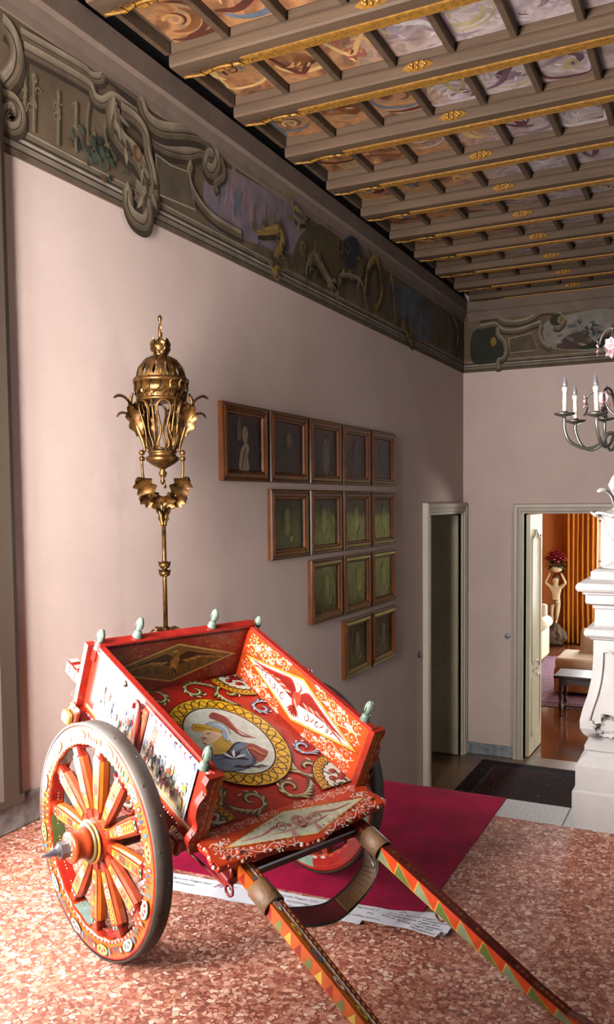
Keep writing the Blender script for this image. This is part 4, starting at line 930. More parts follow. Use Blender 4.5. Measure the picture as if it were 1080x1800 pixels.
# ---- axle and carved axle case
mb = MB(); mb.cur = C('7a1c14'); mb.box(-.068, .004, -.37, .37, .302, .372, bev=.008)
mb.cur = C('962a1c'); mb.prism([(-.30, .372), (.30, .372), (.30, .46), (.27, .51), (-.27, .51), (-.30, .46)], lambda y, z, k: (-.058+.05*k, y, z))
pp = Paint(lambda x, y, h: (-.008+h, x, y)); pp.mb = mb
pp.poly([(-.28, .38), (.28, .38), (.28, .45), (-.28, .45)], '5a1410')
mb.build('axle_beam', M_paint, cart)
for sg in (-1, 1):
    mb = MB(); mb.cur = C('b0301e')
    for i in range(4):
        z0 = .40+.03*i; pts = [(-.03+.06*math.cos(t+i)*(1-t/9), sg*(.315+.004*i), z0+.035*math.sin(t+i)*(1-t/9)) for t in [j*.5 for j in range(14)]]; mb.cur = C(('c23a24', 'e8d0c0', 'd87a34', '8a1c16')[i]); mb.tube(pts, .007, 6)
    mb.cur = C('c8b0a0'); mb.lathe([(.028, 0), (.034, .010), (.022, .02), (.012, .04)], 12, T(.05, sg*.31, .40))
    mb.build('openwork_carving', M_paint, cart)
# ---- wheels
def wheel_parts():
    rim = MB(); n = 96; prof = [(.272, -.022), (.278, -.026), (.326, -.026), (.331, -.020), (.331, .020), (.326, .026), (.278, .026), (.272, .022)]
    rim.cur = C('c2441c'); k = len(rim.v); m = len(prof)
    for i in range(n):
        a = 2*PI*i/n
        for j, (r, y) in enumerate(prof):
            if j in (0, 7): r += .004*abs(math.sin(a*36))
            rim.v.append((r*math.cos(a), y, r*math.sin(a)))
    for i in range(n):
        for j in range(m): rim.face((k+i*m+j, k+i*m+(j+1) % m, k+((i+1) % n)*m+(j+1) % m, k+((i+1) % n)*m+j))
    for face, sgn in ((-.026, -1), (.026, 1)):
        pp = Paint(lambda a, r, h: (r*math.cos(a), face+sgn*h, r*math.sin(a)), .0005, .00005); pp.mb = rim
        def band(r0, r1, c, a0=0, a1=2*PI, s_=72):
            pp.lay(); pp.mb.cur = C(c); K = [a0+(a1-a0)*i/s_ for i in range(s_+1)]
            pp.mb.add([pp.fn(a, r0, pp.h) for a in K]+[pp.fn(a, r1, pp.h) for a in K], [(i, i+1, s_+2+i, s_+1+i) for i in range(s_)])
        if sgn > 0:
            band(.277, .3255, 'b8281c')
            for i in range(4): band(.280, .318, '8ea894', i*PI/2+.2, i*PI/2+.62, 12)
            for i in range(150): pp.ell(2*PI*i/150, .312, .006, .0016, 'e8c070', 0, 6, i == 0)
            for i in range(40): pp.ell(2*PI*i/40, .2815, .045, .0050, 'c8d0c0' if (i*2*PI/40) % (PI/2) < .8 else 'd85a3c', 0, 10, i == 0)
            continue
        band(.279, .3255, 'c8641c'); band(.3215, .3255, 'a8202a'); band(.279, .284, 'a8261c')
        pp.lay()
        for i in range(84):
            a = 2*PI*i/84; pp.ell(a, .2795, .011, .0042, 'ecdcb8', 0, 8, False)
        for i in range(12):
            a = 2*PI*(i+.5)/12
            pp.ell(a, .302, .105, .0165, '3a2a20', 0, 18); pp.ell(a, .302, .098, .0145, 'e6dcc4' if i % 3 else 'd8b060', 0, 18)
            for q in (-.05, 0, .05): pp.ell(a+q, .302+.004*(q == 0), .018, .0055, ('a82420', '4a6a4a', 'a82420')[i % 3], 0, 8)
            for q in (-.035, .035): pp.ell(a+q, .297, .016, .003, '3c5a3a', 0, 8)
            a = 2*PI*i/12
            for q in range(3): pp.poly([(a-.07+.05*q, .290), (a-.045+.05*q, .314), (a-.02+.05*q, .290)], ('3f5c40', 'b03020', '3a4a6a')[(i+q) % 3])
            pp.ell(a+.11, .302, .025, .013, 'a83020', 0, 12); pp.ell(a+.11, .302, .013, .007, 'f0e0d0', 0, 10); pp.ell(a-.12, .302, .02, .012, '50708a', 0, 10)
    inn = Paint(lambda a, y, h: ((.2715-h)*math.cos(a), y, (.2715-h)*math.sin(a)), .0, .0002); inn.mb = rim
    for i in range(12):
        a0 = 2*PI*i/12+.09; a1 = 2*PI*(i+1)/12-.09; inn.lay(); inn.mb.cur = C(('8a9e94', 'a8241c', '5a6234', 'b82a20')[i % 4]); K = [a0+(a1-a0)*q/8 for q in range(9)]
        inn.mb.add([((.2705-.006*math.sin(PI*q/8))*math.cos(a), y, (.2705-.006*math.sin(PI*q/8))*math.sin(a)) for y in (-.02, .02) for q, a in enumerate(K)], [(q, q+1, 10+q, 9+q) for q in range(8)])
        inn.lay()
        for q in range(9):
            a = a0+(a1-a0)*(q+.5)/9; inn.mb.cur = C('e8c89a'); inn.mb.add([((.2650)*math.cos(a+da), y, (.2650)*math.sin(a+da)) for da, y in ((0, -.003), (.010, 0), (0, .003), (-.010, 0))], [(0, 1, 2, 3)])
    tyre = MB(); k = 0; prof = [(.330, -.0255), (.337, -.024), (.337, .024), (.330, .0255)]
    for i in range(n):
        a = 2*PI*i/n; tyre.v += [(r*math.cos(a), y, r*math.sin(a)) for r, y in prof]
    for i in range(n):
        for j in range(3): tyre.smooth = True; tyre.face((i*4+j, i*4+j+1, ((i+1) % n)*4+j+1, ((i+1) % n)*4+j))
    tyre.smooth = False
    for i in range(24): tyre.lathe([(.0045, 0), (.003, .0015), (0, .002)], 6, Ry(-2*PI*i/24) @ T(.3368, .012*(-1)**i, 0) @ Ry(PI/2))
    spokes = []
    for var in range(3):
        s_ = MB(); sec = [(.045, .011, .014), (.085, .016, .014), (.13, .022, .015), (.20, .026, .016), (.238, .025, .016), (.250, .016, .014), (.276, .016, .014)]
        s_.cur = C(('a83416', '8e2a14', 'b43a1a')[var])
        for x, hz, hy in sec: s_.v += [(x, -hy, -hz*.8), (x, -hy, hz*.8), (x, -hy*.5, hz), (x, hy*.5, hz), (x, hy, hz*.8), (x, hy, -hz*.8), (x, hy*.5, -hz), (x, -hy*.5, -hz)]
        for i in range(len(sec)-1):
            for j in range(8):
                s_.cur = C(('a83416', '8e2a14', 'b43a1a')[var] if j in (0, 4) else (('c8601c', 'b84a18', 'c05030')[var] if 0 < i < 4 else '8e2414')); s_.face((i*8+j, i*8+(j+1) % 8, (i+1)*8+(j+1) % 8, (i+1)*8+j))
        s_.face(range(7, -1, -1)); s_.face(range(48, 56))
        for face, sgn in ((-1, -1), (1, 1)):
            pp = Paint(lambda x, z, h: (x, sgn*(.0158+h) if x > .13 else sgn*(.0145+h), z), .0012, .00006); pp.mb = s_
            pp.poly([(.088, -.0115), (.1305, -.0162), (.1305, .0162), (.088, .0115)], '6a1410'); pp.poly([(.090, -.010), (.1305, -.0145), (.1305, .0145), (.090, .010)], 'c8681e')
            pp.poly([(.131, -.0168), (.237, -.0192), (.237, .0192), (.131, .0168)], '6a1410'); pp.poly([(.132, -.0145), (.236, -.0170), (.236, .0170), (.132, .0145)], ('c8641c', 'c2561a', 'c07848')[var])
            pp.ell(.152, 0, .0165, .0150, '2a2a20', 0, 16); pp.ell(.152, 0, .0148, .0132, ('3c5034', 'e8dccc', 'd8d4dc')[var], 0, 16)
            for q in range(4): pp.ell(.152+.0075*math.cos(q*PI/2+.5), .0065*math.sin(q*PI/2+.5), .0050, .0046, ('b82a20', 'c05a40', 'b8a0b8')[var], 0, 8)
            for q in range(4):
                x = .178+.0155*q
                if var == 1: pp.ell(x, -.003, .007, .009, 'e8b848', 0, 10); pp.ell(x, -.005, .004, .006, 'a02818', 0, 8)
                else: pp.poly([(x-.006, -.010), (x+.006, -.010), (x, .010)], ('4a6a48', 'e0b040', '8a4a6a', 'b03028')[(q+var) % 4])
            for z in (-.0145, .0135): pp.poly([(.14, z*.9), (.236, z), (.236, z+.0012), (.14, z*.9+.0012)], 'e8c070')
            for q in range(3): pp.poly([(.093+.014*q, -.007), (.105+.014*q, -.007), (.099+.014*q, .008)], ('e0b040', '4a6a48', 'e8d8c8')[q])
            pp.poly([(.240, -.013), (.249, -.012), (.249, .012), (.240, .013)], ('7a9a84', '8aa090', 'd8a0a8')[var]); pp.ell(.245, 0, .004, .006, BLK, 0, 8)
        spokes.append(s_)
    hub = MB(); A = Rx(PI/2)
    for (pr_, c) in (([(.040, -.045), (.050, -.040), (.056, -.030), (.056, .026), (.052, .030)], 'c0401e'), ([(.052, .030), (.058, .032), (.058, .036), (.052, .038)], 'b87428'), ([(.050, .038), (.052, .040), (.052, .044), (.048, .046)], '6a5a30'),
                     ([(.044, .046), (.036, .060), (.034, .078), (.040, .088), (.041, .096), (.036, .100), (.020, .101), (.0, .101)], 'c8481e')):
        hub.cur = C(c); hub.lathe([(r*1.1, z) for r, z in pr_], 24, A)
    pp = Paint(lambda a, y, h: ((.0620+h)*math.cos(a), y, (.0620+h)*math.sin(a)), .0004, .0001); pp.mb = hub
    for i in range(14):
        a = 2*PI*i/14; pp.ell(a, -.004, .16, .012, 'e8a83c', 0, 10); pp.ell(a, -.004, .09, .007, '8a2018', 0, 8)
    pp = Paint(lambda x, y, h: (x, -.1012-h, y)); pp.mb = hub
    for i in range(10): pp.leaf(.022*math.cos(.628*i), .022*math.sin(.628*i), .628*i+1, .016, .006, 'f0e0c8', .3, True)
    nut = MB(); nut.lathe([(.024, .101), (.024, .128)], 6, A, False); nut.lathe([(.017, .125), (.018, .130), (.011, .136), (.012, .142), (.009, .148), (.0095, .153), (.006, .160), (.006, .164), (.0025, .178), (0, .184)], 12, A)
    return rim, tyre, spokes, hub, nut
rim, tyre, spokes, hub, nut = wheel_parts()
W1 = rim.build('wheel', M_paint, cart, T(-.032, -.411, .337) @ Ry(.08))
subs = [tyre.build('iron_tyre', M_iron, W1)]
s0 = [None]*3
for i in range(12):
    v_ = i % 3
    if s0[v_] is None: s0[v_] = spokes[v_].build('spoke', M_paint, W1); o = s0[v_]
    else: o = dup(s0[v_], W1)
    o.matrix_local = Ry(-2*PI*i/12); subs.append(o)
subs += [hub.build('hub', M_paint, W1), nut.build('axle_nut', M_steel, W1)]
W2 = dup(W1, cart); W2.matrix_local = T(-.032, .411, .337) @ Rz(PI) @ Ry(.35)
for q in subs: dup(q, W2)
# ================================================================== carpet, papers
rng = random.Random(21)
def carpet_mat():
    m, nt, b = nodes_of('crimson_pile'); N, L = nt.nodes, nt.links
    tc = N.new('ShaderNodeTexCoord'); n = N.new('ShaderNodeTexNoise'); n.inputs['Scale'].default_value = 5; n.inputs['Detail'].default_value = 8; n.inputs['Roughness'].default_value = .7; L.new(tc.outputs['Object'], n.inputs['Vector'])
    r = N.new('ShaderNodeValToRGB'); r.color_ramp.elements[0].position = .3; r.color_ramp.elements[1].position = .7
    r.color_ramp.elements[0].color = (*lin('7c0428'), 1); r.color_ramp.elements[1].color = (*lin('ac0c40'), 1); L.new(n.outputs[0], r.inputs[0]); L.new(r.outputs[0], b.inputs['Base Color'])
    b.inputs['Roughness'].default_value = .95; b.inputs['Specular IOR Level'].default_value = .1; b.inputs['Sheen Weight'].default_value = 0; b.inputs['Sheen Tint'].default_value = (.9, .2, .4, 1)
    n2 = N.new('ShaderNodeTexNoise'); n2.inputs['Scale'].default_value = 400; L.new(tc.outputs['Object'], n2.inputs['Vector'])
    bp_ = N.new('ShaderNodeBump'); bp_.inputs['Strength'].default_value = .4; bp_.inputs['Distance'].default_value = .004; L.new(n2.outputs[0], bp_.inputs['Height']); L.new(bp_.outputs[0], b.inputs['Normal'])
    return m
M_carpet = carpet_mat()
path = [(2.47, 0), (3.60, 0), (3.636, -.003), (3.645, -.02)]
for k in range(8):
    y = 3.66+.28*k; z = -.162*(k+1)
    path += [(y-.002, z+.02), (y+.012, z+.002), (y+.285, z), (y+.297, z-.012)]
mb = MB(); n = len(path); cxs = [(-1.86, -.832), ]
for i, (y, z) in enumerate(path):
    for x in (-1.86, -.835): mb.v += [(x, y+(.05 if (i == 0 and x < -1) else 0)*-1, z+.0005), (x, y+(.05 if (i == 0 and x < -1) else 0)*-1, z+.0035)]
for i in range(n-1):
    a, b = i*4, (i+1)*4
    for q in ((1, 3, 7, 5), (0, 4, 6, 2), (0, 1, 5, 4), (2, 6, 7, 3)):
        mb.face([a+t if t < 4 else b+t-4 for t in q])
mb.face((0, 2, 3, 1)); e = (n-1)*4; mb.face((e, e+1, e+3, e+2))
tag(mb.build('stair_carpet', M_carpet), 'crimson stair carpet lying under the cart and running down over the steps', 'carpet')
M_paper = mat('printed_paper', 'd9d6dc', .7, var=.04, vscale=8)
M_ink = mat('print_ink', '1c1c24', .7, var=0)
M_rosy = mat('rose_print', 'b08a94', .7, var=.3, vscale=60)
def text_mesh(body, size, shear=.25):
    cu = bpy.data.curves.new('print', 'FONT'); cu.body = body; cu.size = size; cu.shear = shear; cu.align_x = 'CENTER'; cu.align_y = 'CENTER'; cu.resolution_u = 2
    o = bpy.data.objects.new('print', cu); COL.objects.link(o); bpy.context.view_layer.update()
    me = bpy.data.meshes.new_from_object(o.evaluated_get(bpy.context.evaluated_depsgraph_get())); bpy.data.objects.remove(o); bpy.data.curves.remove(cu)
    me.materials.clear(); me.materials.append(M_ink); return me
T1, T2, T3 = text_mesh('Azienda Agricola Poggio Salvi', .0185), text_mesh('Montalcino', .0185), text_mesh('Azienda Agricola Poggio Salvi', .015)
def paper(name, cx_, cy_, z, L, W, ang, label, group=None, lines=(), wav=.002, rose=()):
    nx = 16; mb = MB()
    for i in range(nx+1):
        x = -L/2+L*i/nx; zz = wav*math.sin(i*1.3+L*30)*.5+wav*.5
        mb.v += [(x, -W/2, zz), (x, W/2, zz), (x, W/2, zz+.0006), (x, -W/2, zz+.0006)]
    for i in range(nx):
        for j in range(4): mb.face((i*4+j, i*4+(j+1) % 4, (i+1)*4+(j+1) % 4, (i+1)*4+j))
    mb.face((3, 2, 1, 0)); mb.face((nx*4, nx*4+1, nx*4+2, nx*4+3))
    o = mb.build(name, M_paper, None, T(cx_, cy_, z) @ Rz(ang)); tag(o, label, 'paper', group)
    for me, x, y, a in lines: link('printed_line', me, o, T(x, y, wav+.0010) @ Rz(a))
    for x, y in rose:
        q = MB()
        for k in range(7): q.lathe([(.006, 0), (.004, .0005), (0, .0006)], 7, T(x+.011*math.cos(k), y+.008*math.sin(k*1.7), wav+.0008))
        q.build('rose_vignette', M_rosy, o)
    return o
PG = 'printed paper strips along the carpet edge'
A0 = .055
paper('paper_strip', -1.54, 2.352, .0005, .50, .115, A0+.02, 'long white printed paper strip beside the near cart wheel', PG, [(T1, -.12, .025, 0), (T2, -.10, -.005, 0), (T3, .10, .03, PI), (T2, .14, -.025, 0)], .002, ((.02, .02),))
paper('paper_strip', -1.22, 2.372, .004, .46, .110, A0, 'white printed paper strip lying under the cart shaft along the carpet', PG, [(T1, -.05, .03, 0), (T2, .0, .0, PI), (T3, .02, -.03, PI)], .002, ((.17, -.01),))
paper('paper_strip', -.93, 2.402, .0075, .40, .095, A0+.01, 'white printed paper strip ending by the carpet corner below the other sheets', PG, [(T1, -.06, .028, 0), (T2, -.02, .0, 0), (T3, -.04, -.028, PI)], .002, ((.10, .0), (.13, -.02)))
for i, (x, y, a, L_) in enumerate(((-.838, 2.450, .30, .22), (-.835, 2.42, .13, .24), (-.84, 2.392, -.03, .24), (-.85, 2.366, -.16, .22))):
    paper('paper_strip', x, y, .011+.0022*i, L_, .040, a, ('narrow paper strip with rosy print at the carpet corner, uppermost in the spread fan', 'second narrow paper strip of the spread fan at the carpet corner', 'third narrow paper strip of the spread fan at the carpet corner', 'narrow paper strip at the carpet corner, farthest from the carpet in the fan')[i], 'fanned paper strips at the carpet corner', [(T3, .0, .008, 0), (T2, .06, -.009, 0)] if i else [], .0015, ((-.05, 0),) if i % 2 == 0 else ())
# ================================================================== pictures on the left wall
M_frame = mat('walnut_gilt_frame', '5c3010', .25, var=.35, vscale=9, stretch=(1, .3, 1))
def canvas_mat():
    m, nt, b = nodes_of('varnished_canvas'); N, L = nt.nodes, nt.links
    a = N.new('ShaderNodeAttribute'); a.attribute_name = 'Col'; L.new(a.outputs['Color'], b.inputs['Base Color'])
    b.inputs['Roughness'].default_value = .10; b.inputs['Specular IOR Level'].default_value = .26
    tc = N.new('ShaderNodeTexCoord'); mp = N.new('ShaderNodeMapping'); mp.inputs['Scale'].default_value = (1, 9, 3); L.new(tc.outputs['Object'], mp.inputs[0])
    oi = N.new('ShaderNodeObjectInfo'); L.new(oi.outputs['Location'], mp.inputs['Location'])
    n = N.new('ShaderNodeTexNoise'); n.inputs['Scale'].default_value = 5; n.inputs['Detail'].default_value = 4; n.inputs['Distortion'].default_value = 1.2; L.new(mp.outputs[0], n.inputs['Vector'])
    bp_ = N.new('ShaderNodeBump'); bp_.inputs['Strength'].default_value = .30; bp_.inputs['Distance'].default_value = .010; L.new(n.outputs[0], bp_.inputs['Height']); L.new(bp_.outputs[0], b.inputs['Normal'])
    return m
M_canvas = canvas_mat()
FW, FH = .535, .446
prof = [(0, 0), (0, .022), (.010, .030), (.020, .026), (.026, .034), (.044, .036), (.050, .028), (.060, .024), (.066, .012), (.066, 0)]
fr = MB(); k = 0; n = len(prof)
for sy, sz in ((0, 0), (1, 0), (1, 1), (0, 1)):
    for p_, d in prof: fr.v.append((d, (p_ if sy == 0 else FW-p_), (p_ if sz == 0 else FH-p_)))
for i in range(4):
    for j in range(n-1): fr.face((i*n+j, i*n+j+1, ((i+1) % 4)*n+j+1, ((i+1) % 4)*n+j))
rows = ((1.427, 0), (.940, 1), (.461, 2), (-.026, 3))
desc = {0: 'top', 1: 'second', 2: 'third', 3: 'bottom'}
names = [['dark portrait of a figure with pale face and light sash, first in the top row', 'nearly black portrait in brown frame, second in the top row from the lantern', 'dark portrait with pale hanging drapery, third in the top row', 'very dark portrait, fourth in the top row from the lantern', 'very dark portrait at the end of the top row, farthest from the lantern'],
         ['dark green portrait with pale face, first in the second row of pictures', 'dark portrait with pale collar and hands, second in the second row', 'dark portrait catching a green streaked glare, third in the second row', 'dark portrait with green window glare, last in the second row'],
         ['portrait veiled by green vertical glare, first in the third row', 'portrait with mottled green glare, middle of the three in the third row', 'portrait with bright green glare, last in the third row'],
         ['dark green portrait, first of the two in the bottom row', 'nearly black portrait, last of the two in the bottom row']]
f0 = None
for z, st_ in rows:
    for c in range(st_, 5):
        y = 4.040+.5565*c
        e = empty('framed_picture', (XW, y, z), names[st_][c-st_], 'picture', 'portraits hung in steps on the left wall')
        e.location.x = XW+.001
        if f0 is None: f0 = fr.build('frame', M_frame, e)
        else: dup(f0, e)
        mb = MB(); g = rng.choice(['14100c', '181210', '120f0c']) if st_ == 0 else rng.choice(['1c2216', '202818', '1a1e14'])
        mb.cur = lin(g); mb.box(.002, .012, .058, FW-.058, .058, FH-.058)
        pp = Paint(lambda a, b, h: (.012+h, a, b), .0004, .00006); pp.mb = mb
        cx_ = FW/2+rng.uniform(-.04, .05)
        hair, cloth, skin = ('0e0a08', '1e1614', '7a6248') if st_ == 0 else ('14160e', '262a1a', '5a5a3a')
        if st_ == 0: pp.poly([(.062, .30), (.062, .385), (FW-.062, .385), (FW-.062, .28), (cx_, .33)], '2a1010', 3)
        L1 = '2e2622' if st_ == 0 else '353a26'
        pp.poly([(cx_-.17, .062), (cx_-.15, .15), (cx_-.09, .205), (cx_-.03, .235), (cx_+.05, .235), (cx_+.11, .20), (cx_+.16, .14), (cx_+.18, .062)], cloth, 3)
        for q in range(6): x_ = cx_-.12+.045*q+rng.uniform(-.01, .01); pp.stroke([(x_, .066), (x_+.01*(3-q), .13), (cx_+(x_-cx_)*.45, .205)], .012, L1, 1)
        pp.poly([(cx_-.055, .225), (cx_-.060, .29), (cx_-.03, .345), (cx_+.025, .350), (cx_+.060, .31), (cx_+.058, .235)], hair, 3)
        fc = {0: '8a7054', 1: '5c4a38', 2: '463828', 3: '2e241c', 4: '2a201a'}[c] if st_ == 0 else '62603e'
        pp.poly([(cx_-.016, .235), (cx_-.022, .28), (cx_-.008, .318), (cx_+.020, .322), (cx_+.040, .295), (cx_+.047, .27), (cx_+.038, .262), (cx_+.036, .24), (cx_+.016, .222)], fc, 3)
        pp.stroke([(cx_+.012, .290), (cx_+.024, .292)], .005, hair, 0); pp.stroke([(cx_+.020, .246), (cx_+.034, .247)], .004, '3a1c16', 0)
        if st_ == 0 and c == 0:
            pp.poly([(cx_-.06, .066), (cx_-.045, .17), (cx_-.01, .215), (cx_+.03, .225), (cx_+.055, .19), (cx_+.035, .15), (cx_+.05, .066)], '8f7f66', 3); pp.stroke([(cx_-.03, .07), (cx_-.01, .15), (cx_+.02, .20)], .014, '3a2a22', 1); pp.stroke([(cx_+.012, .07), (cx_+.012, .13), (cx_+.03, .17)], .010, '5a4436', 1)
            pp.poly([(cx_-.085, .24), (cx_-.075, .35), (cx_-.04, .37), (cx_-.035, .25)], '51443a', 3)
        elif st_ == 0 and c == 2: pp.poly([(cx_-.075, .10), (cx_-.085, .25), (cx_-.05, .33), (cx_-.01, .30), (cx_+.03, .18), (cx_, .07)], '544d40', 3); pp.stroke([(cx_-.05, .12), (cx_-.05, .22), (cx_-.035, .29)], .014, '2c2620', 1)
        else:
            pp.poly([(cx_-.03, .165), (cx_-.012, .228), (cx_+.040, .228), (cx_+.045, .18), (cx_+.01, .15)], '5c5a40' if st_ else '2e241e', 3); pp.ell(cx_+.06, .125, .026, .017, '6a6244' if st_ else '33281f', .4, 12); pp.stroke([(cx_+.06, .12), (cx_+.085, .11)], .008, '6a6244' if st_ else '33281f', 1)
        mb.build('canvas', M_canvas, e)
# ================================================================== lantern on a pole
M_bronze = mat('aged_gilt_bronze', '281808', .36, .8, var=0, col2='82592a', vscale=22)
LX, LY = -2.30, 3.172
lan = empty('pole_lantern', (LX, LY, 0), 'tall gilt-bronze lantern with pierced dome and acanthus scrolls on a pole behind the cart', 'lantern', rz=-.94)
mb = MB(); mb.lathe([(.15, 0), (.155, .015), (.13, .03), (.06, .05), (.035, .09), (.030, .30), (.042, .34), (.030, .38), (.022, .60), (.030, .66), (.016, .70)], 20); mb.build('base', M_bronze, lan)
mb = MB()
for i in range(6): a = i*PI/3; mb.leaf3((.012*math.cos(a), .012*math.sin(a), .69), (.3*math.cos(a), .3*math.sin(a), 1), (math.cos(a), math.sin(a), 0), .075, .035, .9)
for i in range(4): a = i*PI/2+.4; mb.tube(smooth_path([(.02*math.cos(a), .02*math.sin(a), .70), (.05*math.cos(a), .05*math.sin(a), .728), (.075*math.cos(a), .075*math.sin(a), .715), (.08*math.cos(a), .08*math.sin(a), .695)], 4), .004, 6)
mb.build('leaf_collar', M_bronze, lan)
mb = MB(); mb.lathe([(.0105, .68), (.0095, 1.26)], 12); mb.build('pole', M_bronze, lan)
mb = MB()
for zc in (1.022, .985):
    mb.lathe([(.010, zc-.018), (.020, zc-.010), (.024, zc), (.020, zc+.010), (.010, zc+.018)], 12, lobes=6, lamp=.15)
    for i in range(6): a = i*PI/3; mb.leaf3((.020*math.cos(a), .020*math.sin(a), zc-.014), (0, 0, 1), (math.cos(a), math.sin(a), 0), .034, .02, .7)
mb.build('leafy_knop', M_bronze, lan)
# fork: two arms with leaves
for s_ in (-1, 1):
    mb = MB(); P_ = smooth_path([(0, s_*.004, 1.20), (0, s_*.012, 1.25), (0, s_*.035, 1.30), (0, s_*.068, 1.36), (0, s_*.088, 1.42), (0, s_*.092, 1.50), (0, s_*.090, 1.53)], 4); mb.tube(P_, [.010-.0055*i/(len(P_)-1) for i in range(len(P_))], 8)
    for zz in (1.505, 1.532): mb.lathe([(0, -.014), (.012, -.008), (.014, 0), (.012, .008), (0, .014)], 10, T(0, s_*.091, zz))
    arm = mb.build('fork_arm', M_bronze, lan)
    mb = MB()
    mb.leaf3((.006, s_*.05, 1.33), (.25, s_*.55, 1), (1, s_*.35, 0), .140, .090, .6); mb.leaf3((.006, s_*.03, 1.29), (.1, s_*1, .75), (1, s_*.2, -.3), .110, .060, .7); mb.leaf3((.01, s_*.012, 1.27), (.25, s_*.25, 1), (1, 0, 0), .10, .062, .6); mb.leaf3((-.01, s_*.03, 1.30), (-.5, s_*.3, 1), (-1, s_*.3, 0), .11, .06, .8)
    mb.build('acanthus_leaf', M_bronze, arm)
mb = MB()
for i in range(4): a = i*PI/2+.6; mb.leaf3((.006*math.cos(a), .006*math.sin(a), 1.20), (.15*math.cos(a), .15*math.sin(a), 1), (math.cos(a), math.sin(a), 0), .11, .035, .6)
mb.build('socket_leaf', M_bronze, lan)
# bowl and pendant
mb = MB(); mb.lathe([(0, 1.385), (.008, 1.392), (.012, 1.405), (.006, 1.415), (.016, 1.428), (.019, 1.44), (.010, 1.455), (.018, 1.462), (.050, 1.478), (.072, 1.496), (.076, 1.508), (.070, 1.514), (.062, 1.518), (.062, 1.530), (.068, 1.534), (.066, 1.540)], 24); mb.build('bowl', M_bronze, lan)
mb = MB(); mb.tube(smooth_path([(0, 0, 1.40), (.010, .006, 1.392), (.008, .012, 1.378), (-.004, .006, 1.374)], 4), .005, 6); mb.build('pendant_curl', M_bronze, lan)
# six keyhole windows
for i in range(6):
    a = i*PI/3+.10; ca, sa = math.cos(a), math.sin(a)
    def q3(x, z, o=0):
        t = (z-1.54)/.225; r = .058+.046*t+o; return (r*ca-x*sa, r*sa+x*ca, z)
    key = [(-.020, 1.555), (-.024, 1.575), (-.016, 1.605), (-.014, 1.64), (-.024, 1.69), (-.030, 1.725), (-.020, 1.752), (0, 1.760), (.020, 1.752), (.030, 1.725), (.024, 1.69), (.014, 1.64), (.016, 1.605), (.024, 1.575), (.020, 1.555), (0, 1.548)]
    P_ = smooth_path(key, 3, True); mb = MB(); mb.tube([q3(x, z, .003) for x, z in P_+[P_[0]]], .0048, 6)
    mb.tube([q3(x*1.25, z, .0) for x, z in P_[:len(P_)//2+8]], .0025, 5); win = mb.build('keyhole_frame', M_bronze, lan)
    mb = MB(); b2 = a+PI/6
    mb.tube([((.056+.050*t)*math.cos(b2), (.056+.050*t)*math.sin(b2), 1.54+.225*t) for t in (0, .3, .6, 1)], [.005, .004, .005, .007], 6)
    mb.leaf3((.080*math.cos(b2), .080*math.sin(b2), 1.60), (0, 0, 1), (math.cos(b2), math.sin(b2), 0), .12, .03, .35); mb.build('corner_rib', M_bronze, win)
# swirl band, rim, dome, crown, finial
mb = MB(); mb.lathe([(.098, 1.762), (.112, 1.764), (.114, 1.772), (.108, 1.776), (.108, 1.788), (.116, 1.792)], 30)
for i in range(28): a = 2*PI*i/28; mb.box(-.004, .004, -.006, .006, 1.777, 1.787, Rz(a) @ T(.1095, 0, 0))
for i in range(16): a = 2*PI*i/16; mb.leaf3((.112*math.cos(a), .112*math.sin(a), 1.792), (-.6*math.sin(a), .6*math.cos(a), 1), (math.cos(a), math.sin(a), 0), .085, .042, .18, .002, 2)
mb.lathe([(.110, 1.792), (.118, 1.815), (.116, 1.845)], 30); mb.build('gadrooned_band', M_bronze, lan)
mb = MB(); mb.lathe([(.108, 1.842), (.120, 1.844), (.126, 1.852), (.122, 1.862), (.112, 1.866), (.100, 1.866)], 36); mb.build('rim', M_bronze, lan)
mb = MB()
for i in range(12):   # dome made of leaf-shaped segments with gaps between
    a0 = 2*PI*i/12
    def dm(t, s_): z = 1.866+.105*math.sin(t*PI/2*.96); r = .110*math.cos(t*PI/2*.93); a = a0+s_; return (r*math.cos(a), r*math.sin(a), z)
    pts = []
    R_ = 9
    for j in range(R_):
        t = j/(R_-1); hw = .262*(.80+.22*math.cos(t*11+(i % 2)*1.7)) if .12 < t < .85 else .262
        pts.append((t, hw))
    k = len(mb.v)
    for t, hw in pts: mb.v += [dm(t, -hw), dm(t, 0), dm(t, hw)]
    mb.smooth = True
    for j in range(R_-1):
        for c in (0, 1): mb.face((k+j*3+c, k+j*3+c+1, k+(j+1)*3+c+1, k+(j+1)*3+c))
    mb.smooth = False
    mb.tube([dm(t, 0) for t in (0, .3, .6, 1)], [.004, .003, .003, .002], 5)
mb.build('pierced_dome', M_bronze, lan)
mb = MB(); mb.lathe([(.030, 1.968), (.024, 1.974), (.034, 1.985), (.040, 2.003), (.036, 2.020), (.020, 2.036), (.008, 2.044)], 18, lobes=6, lamp=.12)
for i in range(6): a = i*PI/3; mb.leaf3((.030*math.cos(a), .030*math.sin(a), 1.975), (.45*math.cos(a), .45*math.sin(a), 1), (math.cos(a), math.sin(a), 0), .070, .038, -.35)
mb.build('crown', M_bronze, lan)
mb = MB(); mb.lathe([(.007, 2.040), (.010, 2.060), (.0085, 2.085), (.005, 2.10), (.005, 2.118), (.010, 2.130), (.009, 2.142), (0, 2.150)], 12); mb.leaf3((.006, 0, 2.06), (.1, 0, 1), (1, 0, 0), .05, .016, .3); mb.build('finial', M_bronze, lan)
